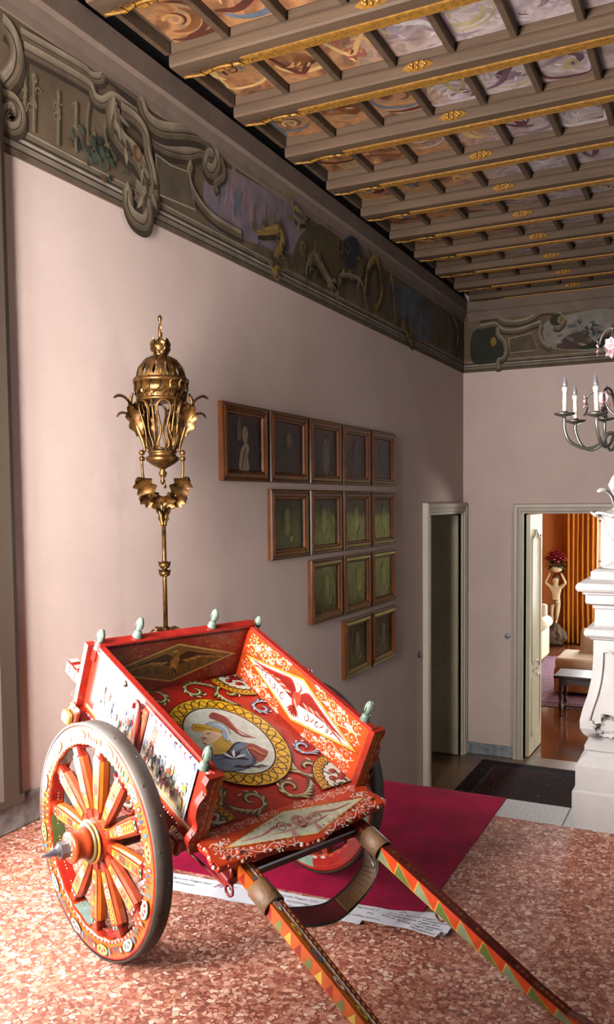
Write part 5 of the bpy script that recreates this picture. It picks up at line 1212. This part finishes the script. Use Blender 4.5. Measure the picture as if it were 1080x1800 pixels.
# side acanthus scrolls
for i in range(4):
    a = (PI/2, -PI/2, PI*.83, -PI*.83)[i]; ca, sa = math.cos(a), math.sin(a)
    def q(r, z): return (r*ca, r*sa, z)
    big = 1 if i < 2 else .75
    mb = MB(); P_ = smooth_path([q(.075, 1.535), q(.084, 1.58), q(.108, 1.65), q(.132, 1.71), q(.138, 1.76), q(.124, 1.80)], 4); mb.tube(P_, [.004+.009*math.sin(PI*j/(len(P_)-1)) for j in range(len(P_))], 8, flat=.5)
    sc_ = mb.build('scroll_bracket', M_bronze, lan)
    mb = MB(); mb.leaf3(q(.128, 1.73), (.45*ca, .45*sa, 1), (ca, sa, -.2), .125*big, .06, 1.0); mb.leaf3(q(.118, 1.67), (.7*ca, .7*sa, 1), (ca, sa, -.2), .115*big, .05, 1.1); mb.leaf3(q(.095, 1.61), (.35*ca+.25*abs(sa), .35*sa, 1), (1, 0, 0), .16*big, .065, .35); mb.leaf3(q(.10, 1.68), (.10*ca+.3*abs(sa), .1*sa, 1), (1, 0, 0), .12*big, .05, .8); mb.leaf3(q(.10, 1.62), (.25*ca-.4, .25*sa, .9), (-1, 0, 0), .11, .05, .7)
    mb.build('acanthus_leaf', M_bronze, sc_)
# ================================================================== stone newel pillar with urn
M_stone = mat('white_stone', 'aaa29e', .75, var=.07, vscale=9, bump=.10, bscale=70, spec=.3)
PX, PY = -.345, 3.60
pil = empty('newel_pillar', (PX, PY, 0), 'white carved stone pillar with lobed urn standing at the edge of the landing', 'pillar')
def sq(mb, rows_, ch=0):
    """square section stacked by (half width, z)"""
    k = len(mb.v)
    for h, z in rows_: mb.v += [(-h, -h, z), (h, -h, z), (h, h, z), (-h, h, z)]
    for i in range(len(rows_)-1):
        for j in range(4): mb.face((k+i*4+j, k+i*4+(j+1) % 4, k+(i+1)*4+(j+1) % 4, k+(i+1)*4+j))
    mb.face((k+3, k+2, k+1, k)); e = k+4*(len(rows_)-1); mb.face((e, e+1, e+2, e+3))
mb = MB(); sq(mb, [(.181, 0), (.181, .142), (.176, .150), (.170, .152), (.170, .245), (.166, .252), (.150, .272), (.132, .290), (.130, .305), (.140, .306), (.140, .325), (.112, .345), (.112, .358)]); mb.build('plinth', M_stone, pil)
body = [(.120, .358), (.146, .372), (.156, .395), (.157, .425), (.148, .470), (.130, .530), (.119, .590), (.114, .650), (.113, .745)]
mb = MB(); sq(mb, body); bo = mb.build('scrolled_shaft', M_stone, pil)
def fy(z):
    for (h0, z0), (h1, z1) in zip(body, body[1:]):
        if z <= z1: return h0+(h1-h0)*(z-z0)/(z1-z0)
    return body[-1][0]
mb = MB()
for s_ in (-1, 1): mb.tube([(s_*(fy(z)-.036), -fy(z)-.002, z) for z in [.43+.03*i for i in range(10)]], .006, 6)
mb.tube(smooth_path([(-.077, -.115, .700), (-.05, -.115, .700), (-.035, -.115, .685), (-.02, -.115, .690), (0, -.115, .672), (.02, -.115, .690), (.035, -.115, .685), (.05, -.115, .700), (.077, -.115, .700)], 4), .006, 6)
mb.tube(smooth_path([(-.112, -fy(.43)-.002, .43), (-.10, -.157, .405), (-.07, -.152, .385)], 4), .007, 6); mb.tube(smooth_path([(.112, -fy(.43)-.002, .43), (.10, -.157, .405), (.07, -.152, .385)], 4), .007, 6)
for s_ in (-1, 1): mb.tube([(s_*.115, -.150+.0, .400), (s_*.115, .150, .400)], .040, 14)
mb.build('panel_moulding', M_stone, bo)
mb = MB()
for a, L_ in ((-1.0, .10), (-.5, .13), (0, .15), (.5, .13), (1.0, .10)): mb.leaf3((a*.03, -.152, .375), (math.sin(a)*1.1, .05, math.cos(a)), (0, -1, 0), L_, .042, .75, .006)
mb.build('acanthus_leaf', M_stone, bo)
mb = MB(); sq(mb, [(.113, .745), (.124, .750), (.126, .756), (.140, .760), (.146, .768), (.146, .782), (.140, .790), (.118, .798), (.110, .803), (.110, .868), (.116, .872), (.118, .884), (.140, .892), (.142, .898), (.142, .926), (.150, .930), (.152, .938), (.168, .942), (.175, .952), (.174, .966), (.168, .974), (.130, .986), (.125, .988), (.125, 1.018), (.110, 1.026), (.100, 1.028)]); mb.build('capital', M_stone, pil)
mb = MB(); mb.lathe([(.100, 1.026), (.096, 1.034), (.070, 1.044), (.052, 1.062), (.046, 1.085), (.048, 1.102), (.062, 1.108), (.066, 1.114), (.060, 1.121), (.050, 1.126)], 28); mb.build('urn_foot', M_stone, pil)
mb = MB(); seg = 48; rows_ = [(.050, 1.124), (.066, 1.140), (.082, 1.165), (.092, 1.195), (.100, 1.225), (.116, 1.245), (.138, 1.256), (.143, 1.252), (.138, 1.246), (.124, 1.244)]
k = 0; mb.smooth = True
for j, (r, z) in enumerate(rows_):
    for i in range(seg):
        a = 2*PI*i/seg; t = j/(len(rows_)-1); lob = 1+(.03+.10*t)*abs(math.cos(a*4)); mb.v.append((r*lob*math.cos(a)*.93, r*lob*math.sin(a)*.93, z-(.016*t*(1-abs(math.cos(a*4))) if j > 4 else 0)))
for j in range(len(rows_)-1):
    for i in range(seg): mb.face((j*seg+i, j*seg+(i+1) % seg, (j+1)*seg+(i+1) % seg, (j+1)*seg+i))
mb.smooth = False; mb.lathe([(.11, 1.238), (.09, 1.252), (.05, 1.268)], 24); mb.build('lobed_bowl', M_stone, pil)
mb = MB(); mb.lathe([(.060, 1.262), (.048, 1.275), (.050, 1.30), (.060, 1.33), (.072, 1.36), (.060, 1.39), (.04, 1.42), (0, 1.46)], 20, lobes=6, lamp=.12)
for i in range(6): a = i*PI/3+.2; mb.leaf3((.050*math.cos(a), .050*math.sin(a), 1.285), (.35*math.cos(a), .35*math.sin(a), 1), (math.cos(a), math.sin(a), 0), .105, .05, .95, .006)
mb.build('leafy_finial', M_stone, pil)
# ================================================================== chandelier
M_nickel = mat('tarnished_silver', '8f8b80', .35, .85, var=.25, vscale=20)
M_cand = mat('candle_sleeve', 'e8dcc8', .5, var=.05)
M_bulb = mat('clear_bulb', '8d8890', .1, .2, var=0)
M_pinkf = mat('porcelain_flower', 'f4e4e2', .3, var=0, col2='cc5f72', vscale=28)
M_leafd = mat('dark_leaf', '3a2420', .5, var=.2)
HX, HY, HZ = -.475, 4.62, 1.62
ch = empty('chandelier', (HX, HY, HZ), 'silvered chandelier with candle arms and pink porcelain flowers hanging from the ceiling', 'chandelier')
mb = MB(); mb.lathe([(0, -.10), (.02, -.09), (.03, -.07), (.018, -.05), (.035, -.02), (.045, .02), (.03, .06), (.014, .10), (.014, .30), (.03, .33), (.02, .37), (.012, .42), (.012, .62), (.03, .64), (.012, .68)], 16); mb.build('stem', M_nickel, ch)
ceil_h = 3.41-HZ; mb = MB(); z = .68; i = 0
while z < ceil_h-.02:
    R_ = Rz(PI/2*(i % 2)); mb.tube([tuple(R_ @ Vector((.012*math.cos(t), 0, z+.018+.022*math.sin(t)))) for t in [2*PI*j/10 for j in range(11)]], .0028, 5); z += .034; i += 1
mb.build('chain', M_nickel, ch)
mb = MB(); mb.lathe([(.012, ceil_h-.06), (.03, ceil_h-.04), (.055, ceil_h-.005), (.055, ceil_h)], 16); mb.build('ceiling_rose', M_nickel, ch)
for i in range(8):
    a = i*PI/4+.42; ca, sa = math.cos(a), math.sin(a)
    def q(r, z): return (r*ca, r*sa, z)
    RR = .265 if i % 2 else .295; zc = .085 if i % 2 else .105
    mb = MB(); mb.tube(smooth_path([q(.03, .02), q(.08, .02), q(.12, -.035), q(.18, -.055), q(RR-.03, -.02), q(RR, .05), q(RR, zc)], 5), .0085, 8)
    arm = mb.build('arm', M_nickel, ch)
    mb = MB(); mb.lathe([(.008, zc), (.020, zc+.004), (.050, zc+.014), (.054, zc+.022), (.050, zc+.020), (.016, zc+.014), (.016, zc+.03), (.013, zc+.032)], 18, T(RR*ca, RR*sa, 0)); mb.build('drip_pan', M_nickel, arm)
    tl = T(RR*ca, RR*sa, zc+.028) @ Ry(rng.uniform(-.06, .06)) @ Rx(rng.uniform(-.06, .06))
    mb = MB(); mb.lathe([(.0115, 0), (.0105, .045), (.0125, .047), (.0115, .052), (.010, .098), (.0145, .112), (.0145, .124), (.009, .128)], 14, tl); mb.build('candle_sleeve', M_cand, arm)
    mb = MB(); mb.lathe([(.010, .126), (.013, .138), (.011, .152), (.005, .17), (.002, .19), (0, .20)], 12, tl); mb.build('flame_bulb', M_bulb, arm)
for i in range(6):
    a = i*PI/3+.1; ca, sa = math.cos(a), math.sin(a)
    def q(r, z): return (r*ca, r*sa, z)
    mb = MB(); mb.tube(smooth_path([q(.02, .10), q(.07, .15), q(.10, .22), q(.15, .24), q(.18, .20), q(.17, .16)], 4), .006, 7); up_ = mb.build('upper_scroll', M_nickel, ch)
    mb = MB()
    for k in range(6): b = k*PI/3; mb.leaf3(q(.175, .19), (math.cos(b)*-sa+.2*ca, math.cos(b)*ca+.2*sa, math.sin(b)), (ca, sa, .1), .042, .026, .5)
    mb.build('porcelain_flower', M_pinkf, up_)
    mb = MB(); mb.tube(smooth_path([q(.014, .52), q(.06, .56), q(.10, .53), q(.12, .47)], 4), .005, 7); u2 = mb.build('crown_scroll', M_nickel, ch)
    mb = MB()
    for k in range(6): b = k*PI/3+.3; mb.leaf3(q(.12, .46), (math.cos(b)*-sa, math.cos(b)*ca, math.sin(b)), (ca, sa, .1), .042, .026, .5)
    mb.build('porcelain_flower', M_pinkf, u2)
    mb = MB(); mb.leaf3(q(.17, .16), (ca*.3, sa*.3, -1), (ca, sa, 0), .05, .03, .4); mb.build('hanging_leaf', M_leafd, up_)
# ================================================================== switches, hall rug
M_sw = mat('switch_plastic', '8d8c92', .4, var=0); M_swd = mat('switch_dark', '2a2a30', .5, var=0)
e = empty('light_switch', (-2.06, YF-.012, -.144), 'small round grey light switch on the back wall between the doors', 'switch')
mb = MB(); mb.lathe([(.032, 0), (.032, .006), (.027, .010), (0, .010)], 20, Rx(PI/2)); mb.build('plate', M_sw, e)
mb = MB(); mb.box(-.014, .014, -.016, -.009, -.006, .006, bev=.002); mb.build('rocker', M_swd, e)
e = empty('light_switch', (XW, 7.49, -.13), 'small dark light switch on the left wall before the door', 'switch')
mb = MB(); mb.lathe([(.032, 0), (.032, .006), (.027, .010), (0, .010)], 20, Ry(PI/2)); mb.build('plate', M_swd, e)
mb = MB(); mb.box(.009, .016, -.014, .014, -.006, .006, bev=.002); mb.build('rocker', M_sw, e)
def rug_mat(name, field, motif, motif2, scale):
    m, nt, b = nodes_of(name); N, L = nt.nodes, nt.links
    tc = N.new('ShaderNodeTexCoord'); v = N.new('ShaderNodeTexVoronoi'); v.inputs['Scale'].default_value = scale; L.new(tc.outputs['Object'], v.inputs['Vector'])
    r = N.new('ShaderNodeValToRGB'); cr = r.color_ramp; cr.interpolation = 'CONSTANT'
    cr.elements[0].color = (*lin(motif), 1); cr.elements[1].position = .30; cr.elements[1].color = (*lin(field), 1)
    e2 = cr.elements.new(.14); e2.color = (*lin(motif2), 1); e3 = cr.elements.new(.62); e3.color = (*lin(motif2), 1); e4 = cr.elements.new(.68); e4.color = (*lin(field), 1)
    L.new(v.outputs['Distance'], r.inputs[0]); L.new(r.outputs[0], b.inputs['Base Color']); b.inputs['Roughness'].default_value = .95; b.inputs['Specular IOR Level'].default_value = .1
    return m
M_rug, M_rugb, M_rugl = rug_mat('dark_rug_field', '2c1412', '6a4a38', '45201c', 14), rug_mat('dark_rug_border', '1a0d10', '5a4440', '30161a', 10), mat('rug_line', '120a0c', .95, var=.1)
def rug(name, label, x0, x1, y0, y1, z, mf, mbd, ml, bw=.18, fringe=None):
    mb = MB(); mb.box(x0, x1, y0, y1, z, z+.008, bev=.003); o = mb.build(name, mbd); tag(o, label, 'rug')
    mb = MB(); mb.box(x0+bw-.02, x1-bw+.02, y0+bw-.02, y1-bw+.02, z+.006, z+.0088); mb.build('border_line', ml, o)
    mb = MB(); mb.box(x0+bw, x1-bw, y0+bw, y1-bw, z+.006, z+.0095); mb.build('field', mf, o)
    for q in range(2):
        mb = MB(); yy = (y0-.03, y1)[q]
        for i in range(int((x1-x0)/.03)): mb.box(x0+.03*i+.004, x0+.03*i+.022, yy, yy+.03, z, z+.003)
        f = mb.build('fringe', fringe or ml, o); f['kind'] = 'stuff'
rug('hall_rug', 'dark red and brown patterned rug on the lower hall floor before the doorway', -2.275, -.55, 6.35, 8.77, ZL, M_rug, M_rugb, M_rugl)
# ================================================================== salon seen through the doorway
YS = 16.85
mb = MB()
for x0, x1, z0, z1 in ((-4.0, -2.15, ZL, 2.9), (-.85, .9, ZL, 2.9), (3.0, 3.4, ZL, 2.9), (-2.15, -.85, ZL, -.95), (-2.15, -.85, 2.55, 2.9), (.9, 3.0, ZL, -.95), (.9, 3.0, 1.30, 2.9)): mb.box(x0, x1, YS, YS+.2, z0, z1)
struct('wall_salon_back', mb, M_ochre)
mb = MB()
mb.box(-4.2, -4.0, 9.2, YS+.2, ZL, 2.9); struct('wall_salon_left', mb, M_ochre)
mb = MB()
for y0, y1, z0, z1 in ((9.2, 11.5, ZL, 2.9), (13.5, YS+.2, ZL, 2.9), (11.5, 13.5, ZL, -.95), (11.5, 13.5, 1.6, 2.9)): mb.box(3.4, 3.6, y0, y1, z0, z1)
struct('wall_salon_right', mb, M_ochre)
mb = MB(); mb.box(-4.2, XW, 9.2, 9.21, ZL, 2.9); mb.box(XW, -1.92, 9.2, 9.21, ZL, 2.9); mb.box(-.72, 3.6, 9.2, 9.21, ZL, 2.9); mb.box(-1.92, -.72, 9.2, 9.21, 1.2, 2.9); struct('wall_salon_front', mb, M_ochre)
mb = MB(); mb.box(-4.2, 3.6, 9.2, YS+.2, 2.9, 3.0); struct('ceiling_salon', mb, mat('salon_ceiling', 'c8b89a', .9, var=.05))
mb = MB(); mb.box(-4.2, 3.6, 9.1, YS+.2, ZL-.1, ZL); struct('floor_salon', mb, M_parq)
window(3, lambda a, o, z: (a, YS-o, z), -2.15, -.85, -.95, 2.55, .08, (-1.5,), (-.3, .13, .9, 1.7), M_white, M_case, .10)
window(4, lambda a, o, z: (a, YS-o, z), .9, 3.0, -.95, 1.30, .08, (1.95,), (.2,), M_white, M_case, .10)
window(5, lambda a, o, z: (3.4-o, a, z), 11.5, 13.5, -.95, 1.60, .08, (12.5,), (.3,), M_white, M_case, .10)
# garden hedge outside
M_hedge = mat('hedge_leaves', '7a8030', .6, var=0, col2='d0cc70', vscale=9, bump=.6, bscale=30)
bm = bmesh.new(); bmesh.ops.create_grid(bm, x_segments=60, y_segments=30, size=.5)
for v in bm.verts:
    x = v.co.x*8+4.1; z = (v.co.y+.5)*3.6-1.5; d = noise.fractal(Vector((x*1.6, z*1.6, 3)), 1, 2, 5)*.35; v.co = (x, 18.9+d-.25*math.sin(PI*(v.co.y+.5)), z+.12*d)
g = bmesh.ops.extrude_face_region(bm, geom=bm.faces[:]); 
for v in [q for q in g['geom'] if isinstance(q, bmesh.types.BMVert)]: v.co.y += .8
me = bpy.data.meshes.new('hedge'); bm.to_mesh(me); bm.free(); me.materials.append(M_hedge)
hd = link('hedge', me); tag(hd, 'green garden hedge outside the salon window', 'hedge')
mb = MB(); mb.box(-8, 12, 17.06, 24, ZL-.15, ZL-.05); struct('ground_garden', mb, mat('lawn', '5a7a2c', .8, var=.2))
# curtain
M_curt = mat('amber_curtain', 'e08a1c', .75, var=.12, vscale=5, stretch=(4, 1, .2))
mb = MB(); nX = 90; rowsz = [(-1.44, 1.0), (-.6, .97), (.4, .97), (1.5, .98), (2.6, 1.0)]
mb.smooth = True
for z, wd in rowsz:
    for i in range(nX+1):
        t = i/nX; x = -2.74+.60*t*wd; y = YS-.16+.05*math.sin(t*2*PI*6.5+.4*math.sin(z))+.018*math.sin(t*31+z); mb.v.append((x, y, z))
for j in range(len(rowsz)-1):
    for i in range(nX): mb.face((j*(nX+1)+i, j*(nX+1)+i+1, (j+1)*(nX+1)+i+1, (j+1)*(nX+1)+i))
cu = mb.build('curtain', M_curt); md = cu.modifiers.new('thickness', 'SOLIDIFY'); md.thickness = .012
tag(cu, 'floor-length amber curtain hanging beside the bright salon window', 'curtain')
# statue
M_ivory = mat('ivory_figure', 'e0cc9e', .5, var=.12, vscale=12)
M_rock = mat('rockwork_base', '5a4630', .8, var=.3, vscale=14, bump=.5, bscale=20)
SX, SY = -2.86, 16.42
stt = empty('putto_statue', (SX, SY, ZL), 'ivory figure of a boy on a rockwork base holding a bowl over his head', 'statue')
mb = MB(); bm = bmesh.new(); bmesh.ops.create_icosphere(bm, subdivisions=3, radius=1)
for v in bm.verts:
    z = (v.co.z+1)/2; r = (.30-.20*z)*(1+.35*noise.noise(v.co*2.3)); v.co = (v.co.x*r*1.0, v.co.y*r, z*.44)
bm.verts.index_update(); mb.add([v.co[:] for v in bm.verts], [[q.index for q in f.verts] for f in bm.faces]); bm.free(); mb.build('rock_base', M_rock, stt)
J = {'pel': (0, 0, .84), 'bel': (.01, 0, .92), 'che': (0, 0, 1.05), 'neck': (0, 0, 1.14), 'hd0': (0, -.01, 1.18), 'hd1': (0, -.02, 1.25), 'hd2': (0, -.015, 1.30),
     'hl': (-.055, 0, .80), 'kl': (-.06, -.03, .62), 'al': (-.05, .0, .44), 'tl': (-.05, -.08, .42), 'hr': (.055, 0, .80), 'kr': (.05, -.06, .63), 'ar': (.02, .0, .46), 'tr': (.02, -.08, .44),
     'sl': (-.085, 0, 1.10), 'el': (-.19, -.02, 1.20), 'wl': (-.12, -.02, 1.34), 'fl': (-.10, -.02, 1.385), 'sr': (.085, 0, 1.10), 'er': (.19, -.02, 1.20), 'wr': (.12, -.02, 1.34), 'fr': (.10, -.02, 1.385)}
RD = {'pel': .072, 'bel': .066, 'che': .078, 'neck': .032, 'hd0': .045, 'hd1': .062, 'hd2': .045, 'hl': .052, 'kl': .036, 'al': .022, 'tl': .016, 'hr': .052, 'kr': .036, 'ar': .022, 'tr': .016, 'sl': .034, 'el': .026, 'wl': .019, 'fl': .018, 'sr': .034, 'er': .026, 'wr': .019, 'fr': .018}
K = list(J); E_ = [('pel', 'bel'), ('bel', 'che'), ('che', 'neck'), ('neck', 'hd0'), ('hd0', 'hd1'), ('hd1', 'hd2'), ('pel', 'hl'), ('hl', 'kl'), ('kl', 'al'), ('al', 'tl'), ('pel', 'hr'), ('hr', 'kr'), ('kr', 'ar'), ('ar', 'tr'), ('che', 'sl'), ('sl', 'el'), ('el', 'wl'), ('wl', 'fl'), ('che', 'sr'), ('sr', 'er'), ('er', 'wr'), ('wr', 'fr')]
me = bpy.data.meshes.new('boy_figure'); me.from_pydata([J[k] for k in K], [(K.index(a), K.index(b)) for a, b in E_], []); me.materials.append(M_ivory)
fig = link('boy_figure', me, stt); sk = fig.modifiers.new('skin', 'SKIN'); sk.use_smooth_shade = True
for i, k in enumerate(K): me.skin_vertices[0].data[i].radius = (RD[k]*1.18, RD[k]*1.05)
me.skin_vertices[0].data[0].use_root = True
fig.modifiers.new('sub', 'SUBSURF').levels = 2; fig.modifiers['sub'].render_levels = 2
mb = MB(); mb.lathe([(.055, 1.22), (.066, 1.26), (.068, 1.30), (.05, 1.335), (0, 1.34)], 14, T(0, .012, 0)); mb.build('hair', mat('statue_hair', '6a4a28', .6, var=.2), stt)
mb = MB()
for i in range(12): a = 2*PI*i/12; mb.leaf3((.074*math.cos(a), .068*math.sin(a), .865), (.2*math.cos(a), .2*math.sin(a), -1), (math.cos(a), math.sin(a), 0), .085, .05, .3)
mb.tube([(.078*math.cos(t), .072*math.sin(t), .87) for t in [2*PI*i/16 for i in range(17)]], .012, 6); mb.build('leaf_girdle', mat('girdle_gilt', '8a5c28', .5, .3, var=.2), stt)
mb = MB(); mb.lathe([(.05, 1.40), (.09, 1.41), (.12, 1.45), (.125, 1.50), (.118, 1.505), (.1, 1.47)], 20); mb.build('bowl', M_ivory, stt)
fl = empty('potted_poinsettia', (SX, SY, ZL+1.46), 'red poinsettia with dark green leaves in the bowl of the statue', 'plant')
mb = MB(); mb.lathe([(.06, 0), (.09, .02), (.095, .06), (.08, .07)], 14); mb.build('soil_pot', M_rock, fl)
for nm, m_, n_, r0, zz in (('green_leaf', mat('poinsettia_green', '1e3a1c', .5, var=.25), 22, .14, .05), ('red_bract', mat('poinsettia_red', 'a01226', .5, var=.25), 46, .16, .16)):
    o0 = None
    for i in range(n_):
        mb = MB(); mb.leaf3((0, 0, 0), (0, 0, 1), (1, 0, 0), .13, .075, .5)
        if o0 is None: o0 = mb.build(nm, m_, fl); o = o0
        else: o = dup(o0, fl)
        a = i*2.4; t = (i+.5)/n_; r = r0*math.sqrt(t); el = (1.9 if nm[0] == 'g' else 1.35)*t+.15
        o.matrix_local = T(r*.7*math.cos(a), r*.7*math.sin(a), zz+.10*(1-t)) @ Rz(a) @ Ry(el)
# armchair at the left, sofa and table at the right
M_cream = mat('cream_upholstery', 'd2c0a0', .8, var=.06, vscale=6, bump=.1, bscale=120)
def cushion(mb, x0, x1, y0, y1, z0, z1, b): 
    bm = bmesh.new(); bmesh.ops.create_cube(bm, size=1)
    for q in bm.verts: q.co = ((x0+x1)/2+q.co.x*(x1-x0), (y0+y1)/2+q.co.y*(y1-y0), (z0+z1)/2+q.co.z*(z1-z0))
    bmesh.ops.bevel(bm, geom=bm.edges[:], offset=b, segments=4, affect='EDGES', profile=.6)
    bm.verts.index_update(); o = mb.smooth; mb.smooth = True; mb.add([q.co[:] for q in bm.verts], [[q.index for q in f.verts] for f in bm.faces]); mb.smooth = o; bm.free()
ac = empty('armchair', (-3.16, 14.7, ZL), 'cream armchair with rolled arm half hidden by the open door', 'armchair')
mb = MB(); cushion(mb, -.38, .38, -.35, .35, .08, .46, .05); mb.build('seat', M_cream, ac)
for s_ in (-1, 1):
    mb = MB(); cushion(mb, *sorted((s_*.30, s_*.44)), -.36, .38, .06, .62, .05); mb.tube([(s_*.38, -.40, .64), (s_*.38, .40, .64)], .105, 18); mb.build('rolled_arm', M_cream, ac)
mb = MB(); cushion(mb, -.40, .40, .25, .42, .10, .95, .06); mb.build('backrest', M_cream, ac)
so = empty('sofa', (-1.38, 12.55, ZL), 'low tan sofa with cream seat cushions standing behind the small table', 'sofa')
mb = MB(); cushion(mb, -.75, .95, -.42, .42, .06, .40, .04); mb.build('base', mat('tan_upholstery', 'b08850', .8, var=.08, bump=.1, bscale=120), so)
for i in range(2):
    mb = MB(); cushion(mb, -.74+.85*i, .09+.85*i, -.42, .40, .38, .54, .06); mb.build('seat_cushion', M_cream, so)
mb = MB(); cushion(mb, -.50, .95, .30, .52, .30, .86, .07); mb.build('backrest', M_cream, so)
pw = MB(); cushion(pw, -.28, .12, .05, .25, .545, .78, .07); cs = pw.build('cushion', mat('brown_cushion', '8a5a34', .85, var=.15), None, T(-1.38, 12.55, ZL)); tag(cs, 'brown cushion leaning on the back of the salon sofa', 'cushion')
tb = empty('side_table', (-1.42, 11.16, ZL), 'small dark wooden table with turned legs in front of the salon sofa', 'table')
M_dkw = mat('dark_turned_wood', '2e1810', .35, var=.25, vscale=9)
mb = MB(); mb.box(-.50, .55, -.25, .28, .50, .535, bev=.008); mb.build('tabletop', M_dkw, tb)
mb = MB(); mb.box(-.44, .49, -.20, .23, .42, .50); mb.build('apron', M_dkw, tb)
l0 = None
for x in (-.42, .47):
    for y in (-.18, .21):
        if l0 is None:
            mb = MB(); mb.lathe([(.014, 0), (.024, .02), (.014, .05), (.026, .09), (.030, .13), (.016, .18), (.022, .22), (.028, .28), (.018, .33), (.026, .36), (.03, .38), (.03, .44)], 14); l0 = mb.build('leg', M_dkw, tb); o = l0
        else: o = dup(l0, tb)
        o.location = (x, y, 0)
mb = MB(); mb.tube([(-.42, -.18, .09), (-.42, .21, .09)], .012, 8); mb.tube([(.47, -.18, .09), (.47, .21, .09)], .012, 8); mb.tube([(-.42, .02, .09), (.47, .02, .09)], .012, 8); mb.build('stretcher', M_dkw, tb)
M_sr, M_srb = rug_mat('salon_rug_field', '8a6a78', 'c8a8b0', '6a4a5a', 9), rug_mat('salon_rug_border', '7a5a68', 'b89aa0', '5a3a44', 8)
rug('salon_rug', 'rose and mauve patterned rug on the dark salon floor', -3.3, -.2, 11.44, 15.2, ZL, M_sr, M_srb, M_rugl, .25)
